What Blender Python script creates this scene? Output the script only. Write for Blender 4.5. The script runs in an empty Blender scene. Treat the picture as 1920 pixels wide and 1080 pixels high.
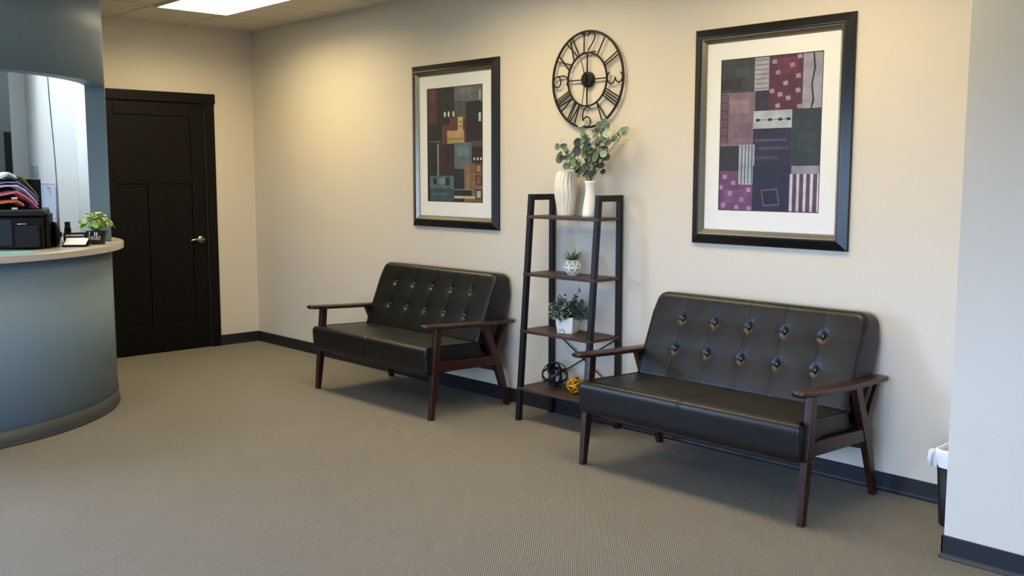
import bpy, bmesh, math, random
from mathutils import Vector, Matrix
random.seed(7)
PI = math.pi
C = bpy.context.scene.collection
sc = bpy.context.scene

# ------------------------------------------------------------------ camera
cam_d = bpy.data.cameras.new('camera'); cam = bpy.data.objects.new('camera', cam_d); C.objects.link(cam)
cam_d.sensor_width = 36.0; cam_d.lens = 36.0 * 1868.8 / 1920.0; cam_d.clip_start = 0.05; cam_d.clip_end = 200
yaw, pit, rol = 0.8161, 0.1131, 0.0007
F = Vector((-math.sin(yaw) * math.cos(pit), math.cos(yaw) * math.cos(pit), -math.sin(pit)))
R = F.cross(Vector((0, 0, 1))).normalized(); U = R.cross(F)
R2 = R * math.cos(rol) + U * math.sin(rol); U2 = -R * math.sin(rol) + U * math.cos(rol)
cam.matrix_world = Matrix(((R2.x, U2.x, -F.x, 8.0802), (R2.y, U2.y, -F.y, -4.4504), (R2.z, U2.z, -F.z, 1.4964), (0, 0, 0, 1)))
sc.camera = cam

# ------------------------------------------------------------------ world, view
world = bpy.data.worlds.new('world'); sc.world = world; world.use_nodes = True
bgn = world.node_tree.nodes['Background']
wn = world.node_tree; wtc = wn.nodes.new('ShaderNodeTexCoord'); wsp = wn.nodes.new('ShaderNodeSeparateXYZ'); wr = wn.nodes.new('ShaderNodeValToRGB')
wmr = wn.nodes.new('ShaderNodeMapRange'); wmr.inputs[1].default_value = -1; wmr.inputs[2].default_value = 1
wn.links.new(wtc.outputs['Generated'], wsp.inputs[0]); wn.links.new(wsp.outputs['Z'], wmr.inputs[0]); wn.links.new(wmr.outputs[0], wr.inputs[0]); wn.links.new(wr.outputs[0], bgn.inputs[0])
wr.color_ramp.elements[0].position = 0.49; wr.color_ramp.elements[0].color = (0.035, 0.045, 0.05, 1)      # ground outside
wr.color_ramp.elements[1].position = 0.52; wr.color_ramp.elements[1].color = (0.42, 0.61, 1.0, 1)       # clear sky
bgn.inputs[1].default_value = 34
sc.view_settings.view_transform = 'Standard'; sc.view_settings.look = 'None'
sc.view_settings.gamma = 1.0; sc.view_settings.use_curve_mapping = False
sc.view_settings.exposure = 0.0

# ------------------------------------------------------------------ lamps (all sit in the room's ceiling fixtures / windows)
H = 2.74
XR, YF = 9.7, -7.4
def area(name, loc, sx, sy, power, col, spread=PI, rot=(0, 0, 0), portal=False):
    d = bpy.data.lights.new(name, 'AREA'); d.shape = 'RECTANGLE'; d.size = sx; d.size_y = sy
    d.energy = power; d.color = col; d.spread = spread
    if portal: d.cycles.is_portal = True
    o = bpy.data.objects.new(name, d); C.objects.link(o); o.location = loc; o.rotation_euler = rot
    return o
WARM = (1.0, 0.78, 0.40)
TROFFERS = [(1.35, -0.9), (3.79, -0.9), (5.62, -0.9), (3.18, -3.9), (6.23, -3.9)]
TPOW = [27, 17.5, 17.5, 17, 10]
for (tx, ty), pw in zip(TROFFERS, TPOW):
    area('troffer_light', (tx, ty, H - 0.035), 1.1, 0.5, pw, WARM, math.radians(162))
COOL = (0.74, 0.88, 1.0)
area('reception_light', (0.75, -2.75, H - 0.035), 1.1, 0.5, 28, COOL)
# window openings in the front wall (behind the camera): x0, x1, z0, z1
WINS = [(5.3, 6.2, 0.75, 2.1), (6.4, 8.0, 0.75, 2.1), (8.2, 9.5, 0.75, 2.1)]
for x0, x1, z0, z1 in WINS:
    area('window_portal', ((x0 + x1) / 2, YF - 0.06, (z0 + z1) / 2), x1 - x0, z1 - z0, 1, (1, 1, 1), PI, (PI / 2, 0, 0), portal=True)

# ------------------------------------------------------------------ materials
def lin(h):
    h = h.lstrip('#'); o = []
    for i in (0, 2, 4):
        c = int(h[i:i + 2], 16) / 255
        o.append(c / 12.92 if c <= 0.04045 else ((c + 0.055) / 1.055) ** 2.4)
    return (*o, 1)
MATS = {}
def mat(name, col, rough=0.5, metal=0.0, noise=0.06, nscale=12.0, bump=0.0, bscale=200.0, spec=0.5, emit=None, estr=0, coat=0, alpha=1, trans=0):
    if name in MATS: return MATS[name]
    m = bpy.data.materials.new(name); m.use_nodes = True; nt = m.node_tree; b = nt.nodes['Principled BSDF']
    c = lin(col) if isinstance(col, str) else (*col, 1)
    tc = nt.nodes.new('ShaderNodeTexCoord')
    if noise > 0:
        n = nt.nodes.new('ShaderNodeTexNoise'); n.inputs['Scale'].default_value = nscale; n.inputs['Detail'].default_value = 4
        nt.links.new(tc.outputs['Object'], n.inputs['Vector'])
        rp = nt.nodes.new('ShaderNodeValToRGB')
        rp.color_ramp.elements[0].position = 0.3; rp.color_ramp.elements[1].position = 0.7
        rp.color_ramp.elements[0].color = tuple(max(0, v * (1 - noise)) for v in c[:3]) + (1,)
        rp.color_ramp.elements[1].color = tuple(min(1, v * (1 + noise)) for v in c[:3]) + (1,)
        nt.links.new(n.outputs['Fac'], rp.inputs['Fac']); nt.links.new(rp.outputs['Color'], b.inputs['Base Color'])
    else:
        b.inputs['Base Color'].default_value = c
    if bump > 0:
        n2 = nt.nodes.new('ShaderNodeTexNoise'); n2.inputs['Scale'].default_value = bscale; n2.inputs['Detail'].default_value = 3
        nt.links.new(tc.outputs['Object'], n2.inputs['Vector'])
        bp = nt.nodes.new('ShaderNodeBump'); bp.inputs['Strength'].default_value = bump; bp.inputs['Distance'].default_value = 0.002
        nt.links.new(n2.outputs['Fac'], bp.inputs['Height']); nt.links.new(bp.outputs['Normal'], b.inputs['Normal'])
    b.inputs['Roughness'].default_value = rough; b.inputs['Metallic'].default_value = metal
    b.inputs['Specular IOR Level'].default_value = spec
    if coat: b.inputs['Coat Weight'].default_value = coat; b.inputs['Coat Roughness'].default_value = 0.1
    if trans: b.inputs['Transmission Weight'].default_value = trans; b.inputs['IOR'].default_value = 1.45
    if emit:
        b.inputs['Emission Color'].default_value = lin(emit); b.inputs['Emission Strength'].default_value = estr
    MATS[name] = m
    return m

def carpet_mat():
    m = bpy.data.materials.new('carpet'); m.use_nodes = True; nt = m.node_tree; b = nt.nodes['Principled BSDF']; L = nt.links.new
    tc = nt.nodes.new('ShaderNodeTexCoord')
    mp = nt.nodes.new('ShaderNodeMapping'); mp.inputs['Rotation'].default_value = (0, 0, -math.radians(42.8))
    L(tc.outputs['Object'], mp.inputs['Vector'])
    w = nt.nodes.new('ShaderNodeTexWave'); w.wave_type = 'BANDS'; w.bands_direction = 'X'
    w.inputs['Scale'].default_value = 39.0; w.inputs['Distortion'].default_value = 0.7; w.inputs['Detail'].default_value = 2; w.inputs['Detail Scale'].default_value = 3
    L(mp.outputs['Vector'], w.inputs['Vector'])
    n = nt.nodes.new('ShaderNodeTexNoise'); n.inputs['Scale'].default_value = 140; n.inputs['Detail'].default_value = 3
    L(tc.outputs['Object'], n.inputs['Vector'])
    big = nt.nodes.new('ShaderNodeTexNoise'); big.inputs['Scale'].default_value = 1.6; big.inputs['Detail'].default_value = 4
    L(tc.outputs['Object'], big.inputs['Vector'])
    r1 = nt.nodes.new('ShaderNodeValToRGB'); r1.color_ramp.elements[0].color = lin('#5f5c55'); r1.color_ramp.elements[1].color = lin('#928e86')
    L(w.outputs['Color'], r1.inputs['Fac'])
    r2 = nt.nodes.new('ShaderNodeValToRGB'); r2.color_ramp.elements[0].color = (0.8, 0.8, 0.81, 1); r2.color_ramp.elements[1].color = (1.18, 1.18, 1.16, 1)
    r2.color_ramp.elements[0].position = 0.3; r2.color_ramp.elements[1].position = 0.7
    L(n.outputs['Fac'], r2.inputs['Fac'])
    r3 = nt.nodes.new('ShaderNodeValToRGB'); r3.color_ramp.elements[0].color = (0.93, 0.93, 0.92, 1); r3.color_ramp.elements[1].color = (1.06, 1.05, 1.06, 1)
    L(big.outputs['Fac'], r3.inputs['Fac'])
    m1 = nt.nodes.new('ShaderNodeMixRGB'); m1.blend_type = 'MULTIPLY'; m1.inputs[0].default_value = 1
    m2 = nt.nodes.new('ShaderNodeMixRGB'); m2.blend_type = 'MULTIPLY'; m2.inputs[0].default_value = 1
    L(r1.outputs['Color'], m1.inputs[1]); L(r2.outputs['Color'], m1.inputs[2]); L(m1.outputs[0], m2.inputs[1]); L(r3.outputs['Color'], m2.inputs[2])
    L(m2.outputs[0], b.inputs['Base Color'])
    ad = nt.nodes.new('ShaderNodeMath'); ad.operation = 'ADD'; L(w.outputs['Fac'], ad.inputs[0]); L(n.outputs['Fac'], ad.inputs[1])
    bp = nt.nodes.new('ShaderNodeBump'); bp.inputs['Strength'].default_value = 0.5; bp.inputs['Distance'].default_value = 0.002
    L(ad.outputs[0], bp.inputs['Height']); L(bp.outputs['Normal'], b.inputs['Normal'])
    b.inputs['Roughness'].default_value = 0.95; b.inputs['Specular IOR Level'].default_value = 0.15
    return m

def leather_mat():
    m = bpy.data.materials.new('black_leather'); m.use_nodes = True; nt = m.node_tree; b = nt.nodes['Principled BSDF']; L = nt.links.new
    tc = nt.nodes.new('ShaderNodeTexCoord')
    v = nt.nodes.new('ShaderNodeTexVoronoi'); v.inputs['Scale'].default_value = 350; L(tc.outputs['Object'], v.inputs['Vector'])
    n = nt.nodes.new('ShaderNodeTexNoise'); n.inputs['Scale'].default_value = 9; n.inputs['Detail'].default_value = 5; L(tc.outputs['Object'], n.inputs['Vector'])
    mm = nt.nodes.new('ShaderNodeMath'); mm.operation = 'MULTIPLY_ADD'; mm.inputs[1].default_value = 0.12
    L(v.outputs['Distance'], mm.inputs[0]); L(n.outputs['Fac'], mm.inputs[2])
    bp = nt.nodes.new('ShaderNodeBump'); bp.inputs['Strength'].default_value = 0.35; bp.inputs['Distance'].default_value = 0.004
    L(mm.outputs[0], bp.inputs['Height']); L(bp.outputs['Normal'], b.inputs['Normal'])
    r = nt.nodes.new('ShaderNodeValToRGB'); r.color_ramp.elements[0].color = (0.0025, 0.0025, 0.003, 1); r.color_ramp.elements[1].color = (0.005, 0.005, 0.006, 1)
    L(n.outputs['Fac'], r.inputs['Fac']); L(r.outputs['Color'], b.inputs['Base Color'])
    b.inputs['Roughness'].default_value = 0.37; b.inputs['Specular IOR Level'].default_value = 0.42
    return m

def wood_mat(name, a, bcol, rough=0.4, scale=1.0, spec=0.5):
    m = bpy.data.materials.new(name); m.use_nodes = True; nt = m.node_tree; b = nt.nodes['Principled BSDF']; L = nt.links.new
    tc = nt.nodes.new('ShaderNodeTexCoord'); mp = nt.nodes.new('ShaderNodeMapping'); mp.inputs['Scale'].default_value = (3 * scale, 40 * scale, 40 * scale)
    L(tc.outputs['Object'], mp.inputs['Vector'])
    n = nt.nodes.new('ShaderNodeTexNoise'); n.inputs['Scale'].default_value = 1.5; n.inputs['Detail'].default_value = 6; L(mp.outputs['Vector'], n.inputs['Vector'])
    r = nt.nodes.new('ShaderNodeValToRGB'); r.color_ramp.elements[0].color = lin(a); r.color_ramp.elements[1].color = lin(bcol)
    r.color_ramp.elements[0].position = 0.35; r.color_ramp.elements[1].position = 0.68
    L(n.outputs['Fac'], r.inputs['Fac']); L(r.outputs['Color'], b.inputs['Base Color'])
    b.inputs['Roughness'].default_value = rough; b.inputs['Specular IOR Level'].default_value = spec
    MATS[name] = m
    return m

M_CARPET = carpet_mat(); M_LEATHER = leather_mat()
M_WALL = mat('beige_wall_paint', '#d0c7b6', 0.6, noise=0.012, nscale=3, bump=0.25, bscale=260, spec=0.25)
M_BLUE = mat('blue_grey_wall_paint', '#708593', 0.5, noise=0.012, nscale=3, bump=0.2, bscale=260, spec=0.35)
M_WHITEWALL = mat('white_wall_paint', '#e8ecec', 0.6, noise=0.01, nscale=3, spec=0.25)
M_CEIL = mat('ceiling_tile', '#d8d0c2', 0.9, noise=0.05, nscale=120, bump=0.4, bscale=300, spec=0.1)
M_TBAR = mat('ceiling_grid_metal', '#cfc8ba', 0.5, noise=0)
M_BASE = mat('baseboard_vinyl', '#1d1f24', 0.45, noise=0.04, spec=0.4)
M_BASEG = mat('reception_base_vinyl', '#3f4143', 0.45, noise=0.04, spec=0.4)
M_DOOR = wood_mat('espresso_door', '#080505', '#0e0908', 0.45, 0.5, 0.18)
M_NICKEL = mat('brushed_nickel', '#b9b4aa', 0.28, 1.0, noise=0.03)
M_WALNUT = wood_mat('dark_walnut', '#1d0d08', '#3b1b10', 0.34)
M_SHELFWOOD = wood_mat('rustic_shelf_board', '#2c1d15', '#4c3426', 0.5, 0.6)
M_BLACKMET = mat('black_metal', '#0e0d10', 0.45, 0.0, noise=0.05, spec=0.35)
M_CLOCK = mat('bronze_black_iron', '#1c1614', 0.45, 0.4, noise=0.1)
M_FRAME = mat('satin_black_frame', '#0b0b0d', 0.28, 0.0, noise=0.05, spec=0.6)
M_LIP = mat('champagne_silver_lip', '#8f8878', 0.32, 0.9, noise=0.05, nscale=60)
M_MAT = mat('picture_mat_board', '#dcdcd8', 0.8, noise=0.01, spec=0.1)
M_CERAM = mat('cream_ceramic', '#e6dfce', 0.35, noise=0.02)
M_CERAMW = mat('white_ceramic', '#e8e6de', 0.3, noise=0.02)
M_LAM = mat('counter_laminate', '#b9b2a8', 0.3, noise=0.06, nscale=40)
M_BLACKP = mat('black_plastic', '#060607', 0.55, noise=0.05, spec=0.18)
M_BLACKG = mat('gloss_black_plastic', '#030304', 0.3, spec=0.2, noise=0)
M_CHROME = mat('chrome', '#d8dce0', 0.12, 1.0, noise=0)
M_WHITE = mat('white_paper', '#eef0f0', 0.7, noise=0.01)
M_LINER = mat('white_plastic_liner', '#e9ebf2', 0.4, noise=0.03, spec=0.4)
M_CAN = mat('ribbed_black_bin', '#121212', 0.5, noise=0.05)
M_DIFF = mat('troffer_diffuser', '#ffffff', 0.5, noise=0, emit='#fff4dc', estr=5.0)
M_GLASS = mat('window_glass', '#ffffff', 0.0, noise=0, trans=1.0)

# ------------------------------------------------------------------ helpers
def link(name, bm, m, parent=None, smooth=False, bevel=0.0, segs=2, loc=None):
    me = bpy.data.meshes.new(name); bmesh.ops.recalc_face_normals(bm, faces=bm.faces); bm.to_mesh(me); bm.free()
    ms = m if isinstance(m, (list, tuple)) else [m]
    for x in ms: me.materials.append(x)
    o = bpy.data.objects.new(name, me); C.objects.link(o)
    if parent is not None: o.parent = parent
    if loc is not None: o.location = loc
    if smooth:
        for p in me.polygons: p.use_smooth = True
    if bevel > 0:
        md = o.modifiers.new('bevel', 'BEVEL'); md.width = bevel; md.segments = segs; md.limit_method = 'ANGLE'; md.angle_limit = math.radians(40)
        for p in me.polygons: p.use_smooth = True
        md2 = o.modifiers.new('wn', 'WEIGHTED_NORMAL')
    return o
def thing(name, label, cat, loc=(0, 0, 0), rz=0, group=None):
    o = bpy.data.objects.new(name, None); C.objects.link(o); o.location = loc; o.rotation_euler = (0, 0, rz); o.empty_display_size = 0.1
    o['label'] = label; o['category'] = cat
    if group: o['group'] = group
    return o
def tag(o, label, cat, group=None):
    o['label'] = label; o['category'] = cat
    if group: o['group'] = group
    return o
def struct(o): o['kind'] = 'structure'; return o
def bx(bm, x0, y0, z0, x1, y1, z1, mi=0):
    v = [bm.verts.new(p) for p in ((x0, y0, z0), (x1, y0, z0), (x1, y1, z0), (x0, y1, z0), (x0, y0, z1), (x1, y0, z1), (x1, y1, z1), (x0, y1, z1))]
    for f in ((3, 2, 1, 0), (4, 5, 6, 7), (0, 1, 5, 4), (1, 2, 6, 5), (2, 3, 7, 6), (3, 0, 4, 7)):
        fc = bm.faces.new([v[i] for i in f]); fc.material_index = mi
def box(*a): bm = bmesh.new(); bx(bm, *a); return bm
def tube(bm, pts, r, n=8, closed=False, mi=0, flat=1.0, cap=True):
    """round (or flattened) tube through 3-D points; r is a number or a list"""
    P = [Vector(p) for p in pts]; k = len(P); rings = []
    up = Vector((0, 0, 1))
    prev = None
    for i, p in enumerate(P):
        if closed: t = (P[(i + 1) % k] - P[i - 1])
        else: t = P[min(i + 1, k - 1)] - P[max(i - 1, 0)]
        t = t.normalized() if t.length > 1e-9 else Vector((0, 0, 1))
        if prev is None:
            a = up if abs(t.dot(up)) < 0.95 else Vector((1, 0, 0))
            nrm = (a - t * a.dot(t)).normalized()
        else:
            nrm = (prev - t * prev.dot(t)).normalized()
        prev = nrm; bn = t.cross(nrm)
        rr = r[i] if isinstance(r, (list, tuple)) else r
        rings.append([bm.verts.new(p + nrm * math.cos(2 * PI * j / n) * rr + bn * math.sin(2 * PI * j / n) * rr * flat) for j in range(n)])
    for i in range(k if closed else k - 1):
        A, B = rings[i], rings[(i + 1) % k]
        for j in range(n):
            f = bm.faces.new((A[j], A[(j + 1) % n], B[(j + 1) % n], B[j])); f.material_index = mi
    if not closed and cap:
        bm.faces.new(list(reversed(rings[0]))).material_index = mi; bm.faces.new(rings[-1]).material_index = mi
def lathe(bm, prof, n=32, c=(0, 0, 0), mod=None, mi=0, cap=True):
    rings = []
    for i, (r, z) in enumerate(prof):
        ring = []
        for j in range(n):
            a = 2 * PI * j / n; rr = r * (mod(a, z) if mod else 1)
            ring.append(bm.verts.new((c[0] + rr * math.cos(a), c[1] + rr * math.sin(a), c[2] + z)))
        rings.append(ring)
    for A, B in zip(rings, rings[1:]):
        for j in range(n):
            bm.faces.new((A[j], A[(j + 1) % n], B[(j + 1) % n], B[j])).material_index = mi
    if cap:
        bm.faces.new(list(reversed(rings[0]))).material_index = mi; bm.faces.new(rings[-1]).material_index = mi
def beam(bm, a, b, wa, da, wb=None, db=None, side=Vector((1, 0, 0)), mi=0):
    """tapered rectangular bar from a to b; w along side, d along the other normal"""
    a = Vector(a); b = Vector(b); t = (b - a).normalized(); s = (side - t * side.dot(t)).normalized(); u = t.cross(s)
    wb = wa if wb is None else wb; db = da if db is None else db
    vs = []
    for p, w, d in ((a, wa, da), (b, wb, db)):
        for sx, sy in ((-1, -1), (1, -1), (1, 1), (-1, 1)): vs.append(bm.verts.new(p + s * sx * w / 2 + u * sy * d / 2))
    for f in ((3, 2, 1, 0), (4, 5, 6, 7), (0, 1, 5, 4), (1, 2, 6, 5), (2, 3, 7, 6), (3, 0, 4, 7)):
        bm.faces.new([vs[i] for i in f]).material_index = mi
def prism(bm, poly, x0, x1, mi=0):
    """polygon in (y,z) extruded along x"""
    A = [bm.verts.new((x0, y, z)) for y, z in poly]; B = [bm.verts.new((x1, y, z)) for y, z in poly]; n = len(poly)
    bm.faces.new(A).material_index = mi; bm.faces.new(list(reversed(B))).material_index = mi
    for i in range(n): bm.faces.new((A[i], B[i], B[(i + 1) % n], A[(i + 1) % n])).material_index = mi
def rounded(poly, rads, n=6):
    """round the corners of a 2-D polygon"""
    out = []; k = len(poly)
    for i in range(k):
        p = Vector(poly[i]); a = Vector(poly[i - 1]); b = Vector(poly[(i + 1) % k]); r = rads[i]
        if r <= 0: out.append(tuple(p)); continue
        u = (a - p).normalized(); v = (b - p).normalized()
        ang = u.angle(v); d = min(r / math.tan(ang / 2), (a - p).length * 0.49, (b - p).length * 0.49)
        p0 = p + u * d; p1 = p + v * d
        for j in range(n + 1):
            t = j / n; out.append(tuple(p0 * (1 - t) ** 2 + p * 2 * t * (1 - t) + p1 * t * t))
    return out

# ------------------------------------------------------------------ room shell
struct(link('floor', box(-0.3, YF, -0.1, XR, 0.0, 0), M_CARPET))
struct(link('ceiling', box(0, YF, H + 0.003, XR, 0.0, H + 0.1), M_CEIL))
struct(link('wall_back', box(-0.15, 0, 0, XR + 0.15, 0.15, H + 0.1), M_WALL))
bm = bmesh.new()      # left wall, with the door opening
DY0, DY1, DZ = -1.372, -0.453, 2.100
bx(bm, -0.15, DY1, 0, 0, 0, H + 0.1); bx(bm, -0.15, -1.86, 0, 0, DY0, H + 0.1); bx(bm, -0.15, DY0, DZ, 0, DY1, H + 0.1)
bx(bm, -0.30, -1.86, 0, -0.15, 0, H + 0.1); struct(link('wall_left', bm, M_WALL))  # unseen backing slab added behind the opening to block light leaking past the door
struct(link('wall_right', box(XR, YF, 0, XR + 0.15, 0, H + 0.1), M_WALL))
bm = bmesh.new()      # front wall with window openings, behind the camera
xs = [0] + [v for w in WINS for v in w[:2]] + [XR]
for i in range(0, len(xs), 2): bx(bm, xs[i], YF - 0.15, 0, xs[i + 1], YF, H + 0.1)
for x0, x1, z0, z1 in WINS: bx(bm, x0, YF - 0.15, 0, x1, YF, z0); bx(bm, x0, YF - 0.15, z1, x1, YF, H + 0.1)
bx(bm, -0.15, YF - 0.15, 0, 0, YF, H + 0.1)
struct(link('wall_front', bm, M_WALL))
for i, (x0, x1, z0, z1) in enumerate(WINS):
    bm = bmesh.new(); t = 0.05
    bx(bm, x0, YF - 0.11, z0, x0 + t, YF - 0.03, z1); bx(bm, x1 - t, YF - 0.11, z0, x1, YF - 0.03, z1)
    bx(bm, x0 + t, YF - 0.11, z0, x1 - t, YF - 0.03, z0 + t); bx(bm, x0 + t, YF - 0.11, z1 - t, x1 - t, YF - 0.03, z1)
    struct(link('window_%d' % (i + 1), bm, M_BLACKMET))
# projecting wall at the right
XB, YB = 6.486, -0.62
struct(link('wall_projection', box(XB, YB, 0, XR, 0, H), M_WALL, bevel=0.004))
# baseboards
BH = 0.0913
def baseboard(name, a, b, nrm, m=M_BASE, toe=True):
    """cove base: flat face with a small curved toe, from a to b, standing out along nrm"""
    a = Vector(a); b = Vector(b); nrm = Vector(nrm); bm = bmesh.new()
    prof = [(0, 0), (0.016 if toe else 0.006, 0), (0.015 if toe else 0.006, 0.006), (0.008, 0.012), (0.006, 0.02), (0.006, BH - 0.004), (0.003, BH), (0, BH)]
    A = [bm.verts.new((a.x + nrm.x * d, a.y + nrm.y * d, z)) for d, z in prof]; B = [bm.verts.new((b.x + nrm.x * d, b.y + nrm.y * d, z)) for d, z in prof]
    bm.faces.new(A); bm.faces.new(list(reversed(B)))
    for i in range(len(prof)): bm.faces.new((A[i], B[i], B[(i + 1) % len(prof)], A[(i + 1) % len(prof)]))
    return struct(link(name, bm, m))
baseboard('baseboard_back', (0, 0), (XB, 0), (0, -1), toe=False)
baseboard('baseboard_left', (0, -0.374), (0, 0), (1, 0), toe=False)
baseboard('baseboard_projection', (XB - 0.006, YB), (XR, YB), (0, -1))
baseboard('baseboard_projection_side', (XB, YB - 0.006), (XB, 0), (-1, 0))
# ceiling grid
bm = bmesh.new()
gy = [-0.6 * k for k in range(0, 13)]; gx = [0.13 + 0.61 * k for k in range(0, 16)]
for y in gy[1:]: bx(bm, 0, y - 0.012, H - 0.002, XR, y + 0.012, H + 0.004)
for k, x in enumerate(gx): bx(bm, x - 0.012, YF, H - 0.0015, x + 0.012, 0, H + 0.004)
bx(bm, 0, -0.022, H - 0.003, XR, 0, H + 0.004); bx(bm, 0, YF, H - 0.003, 0.022, 0, H + 0.004)
struct(link('trim_1', bm, M_TBAR))
# ceiling troffers
for i, (tx, ty) in enumerate(TROFFERS + [(0.75, -2.75)]):
    lab = 'recessed rectangular ceiling light over the dark door, glowing warm white' if i == 0 else 'recessed rectangular ceiling light outside the photograph'
    if i == 0: t = thing('ceiling_light', lab, 'ceiling light', (tx, ty, H))
    else: t = thing('ceiling_light', ['', 'recessed ceiling light above the open floor in front of the ladder shelf', 'recessed ceiling light in front of the right loveseat', 'recessed ceiling light in mid room', 'recessed ceiling light near the windows', 'recessed ceiling light inside the reception'][i], 'ceiling light', (tx, ty, H))
    bm = bmesh.new(); w, d = 0.61, 0.30
    for a in ((-w, -d, w, -d + 0.02), (-w, d - 0.02, w, d), (-w, -d + 0.02, -w + 0.02, d - 0.02), (w - 0.02, -d + 0.02, w, d - 0.02)):
        bx(bm, a[0], a[1], -0.012, a[2], a[3], 0.004)
    link('light_frame', bm, M_TBAR, t)
    link('diffuser', box(-w + 0.02, -d + 0.02, -0.006, w - 0.02, d - 0.02, 0.002), M_DIFF, t)

# door
d = bpy.data.objects.new('door_1', None); C.objects.link(d); d.location = (0, (DY0 + DY1) / 2, 0); struct(d)
yc = (DY0 + DY1) / 2
bm = bmesh.new()
xf = -0.002
def dy(a): return a - yc
# shaker slab: recessed field + proud stiles and rails
bx(bm, -0.045, dy(DY0) + 0.006, 0.008, xf - 0.010, dy(DY1) - 0.006, DZ - 0.006)
st = 0.131
def rail(y0, y1, z0, z1): bx(bm, xf - 0.012, y0, z0, xf, y1, z1)
yl, yr = dy(DY0) + 0.006, dy(DY1) - 0.006
rail(yl, yl + st, 0.008, DZ - 0.006); rail(yr - st, yr, 0.008, DZ - 0.006)
rail(yl + st, yr - st, 1.983, DZ - 0.006); rail(yl + st, yr - st, 1.42, 1.49); rail(yl + st, yr - st, 0.008, 0.235); rail(-0.062, 0.062, 0.235, 1.42)
link('door_slab', bm, M_DOOR, d, bevel=0.003)
bm = bmesh.new(); cw = 0.076
bx(bm, 0, dy(DY1) - 0.005, 0, 0.019, dy(DY1) + cw, DZ); bx(bm, 0, dy(DY0) - cw, 0, 0.019, dy(DY0) + 0.005, DZ)
bx(bm, -0.15, dy(DY1) - 0.004, 0, -0.02, dy(DY1), DZ); bx(bm, -0.15, dy(DY0), 0, -0.02, dy(DY0) + 0.004, DZ); bx(bm, -0.15, dy(DY0) + 0.004, DZ - 0.004, -0.02, dy(DY1) - 0.004, DZ)
bx(bm, 0, dy(DY0) - cw - 0.008, DZ, 0.024, dy(DY1) + cw + 0.008, DZ + 0.078)
link('door_casing', bm, M_DOOR, d, bevel=0.002)
bm = bmesh.new()
hy = dy(-0.53); hz = 0.943
pr = [(0.0, 0.0), (0.031, 0.0), (0.031, 0.006), (0.026, 0.011), (0.012, 0.013), (0.011, 0.045), (0.014, 0.052), (0.0, 0.056)]
lathe(bm, [(max(r, 0.0005), z) for r, z in pr], 24)
bmesh.ops.rotate(bm, verts=bm.verts, cent=(0, 0, 0), matrix=Matrix.Rotation(PI / 2, 3, 'Y'))
tube(bm, [(0.045, 0.005, 0), (0.05, -0.03, 0.003), (0.052, -0.07, 0.003), (0.048, -0.105, -0.003), (0.044, -0.115, -0.006)], [0.010, 0.009, 0.0085, 0.008, 0.004], 10)
h = link('door_handle', bm, M_NICKEL, d, smooth=True, loc=(xf, hy, hz)); h['label'] = 'nickel lever handle'
link('latch_plate', box(-0.004, dy(DY1) - 0.001, hz - 0.03, 0.001, dy(DY1) + 0.004, hz + 0.03), M_NICKEL, d)

# ------------------------------------------------------------------ curved reception desk
RX, RY, RR, RT = 0.993, -3.073, 1.295, 0.12
ZS, ZC = 2.06, 1.06
def arc_wall(bm, a0, a1, r0, r1, z0, z1, n=48, mo=0, mi_in=1, ends=(0, 0)):
    V = []
    for i in range(n + 1):
        a = math.radians(a0 + (a1 - a0) * i / n); c, s = math.cos(a), math.sin(a)
        V.append([bm.verts.new((RX + r * c, RY + r * s, z)) for r, z in ((r1, z0), (r1, z1), (r0, z1), (r0, z0))])
    for A, B in zip(V, V[1:]):
        for j, mi in ((0, mo), (1, mo), (2, mi_in), (3, mo)):
            f = bm.faces.new((A[j], B[j], B[(j + 1) % 4], A[(j + 1) % 4])); f.material_index = mi; f.smooth = j in (0, 2)
    bm.faces.new(V[0]).material_index = ends[0]; bm.faces.new(list(reversed(V[-1]))).material_index = ends[1]
AJ = 66.0
bm = bmesh.new()
arc_wall(bm, -90, AJ, RR - RT, RR, 0, ZC - 0.041)           # knee wall
arc_wall(bm, -90, AJ, RR - RT, RR, ZS, H, mi_in=1)          # header
arc_wall(bm, AJ, 90, RR - RT, RR, 0, H, n=10)               # pier beside the door
bx(bm, 0, RY + RR - RT, 0, RX, RY + RR, H, 0); bm.faces.ensure_lookup_table(); bm.faces[-4].material_index = 1
bx(bm, 0, RY - RR, 0, RX, RY - RR + RT, H, 0)

struct(link('wall_reception', bm, [M_BLUE, M_WHITEWALL]))
struct(link('wall_reception_inner', box(-0.15, RY - RR, 0, 0.0, -1.86, H), M_WHITEWALL))
struct(link('wall_reception_pier', box(0, -3.3, 0, 0.3, -2.10, H), mat('dark_grey_wall_paint', '#4e5355', 0.6, noise=0.012, nscale=3, spec=0.25)))
# black upright strip on pier
s = link('wall_panel', box(0.300, -2.150, 1.36, 0.325, -2.112, 1.80), M_BLACKP); tag(s, 'narrow black upright strip fixed on the grey pier inside the reception', 'panel')
# curved baseboard
bm = bmesh.new(); V = []
prof = [(0, 0), (0.014, 0), (0.008, 0.010), (0.006, 0.02), (0.006, BH), (0, BH)]
for i in range(61):
    a = math.radians(-90 + 180 * i / 60)
    V.append([bm.verts.new((RX + (RR + dd) * math.cos(a), RY + (RR + dd) * math.sin(a), z)) for dd, z in prof])
for A, B in zip(V, V[1:]):
    for j in range(len(prof)):
        f = bm.faces.new((A[j], B[j], B[(j + 1) % len(prof)], A[(j + 1) % len(prof)])); f.smooth = True
bm.faces.new(V[0]); bm.faces.new(list(reversed(V[-1])))
struct(link('baseboard_reception', bm, M_BASEG))
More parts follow.
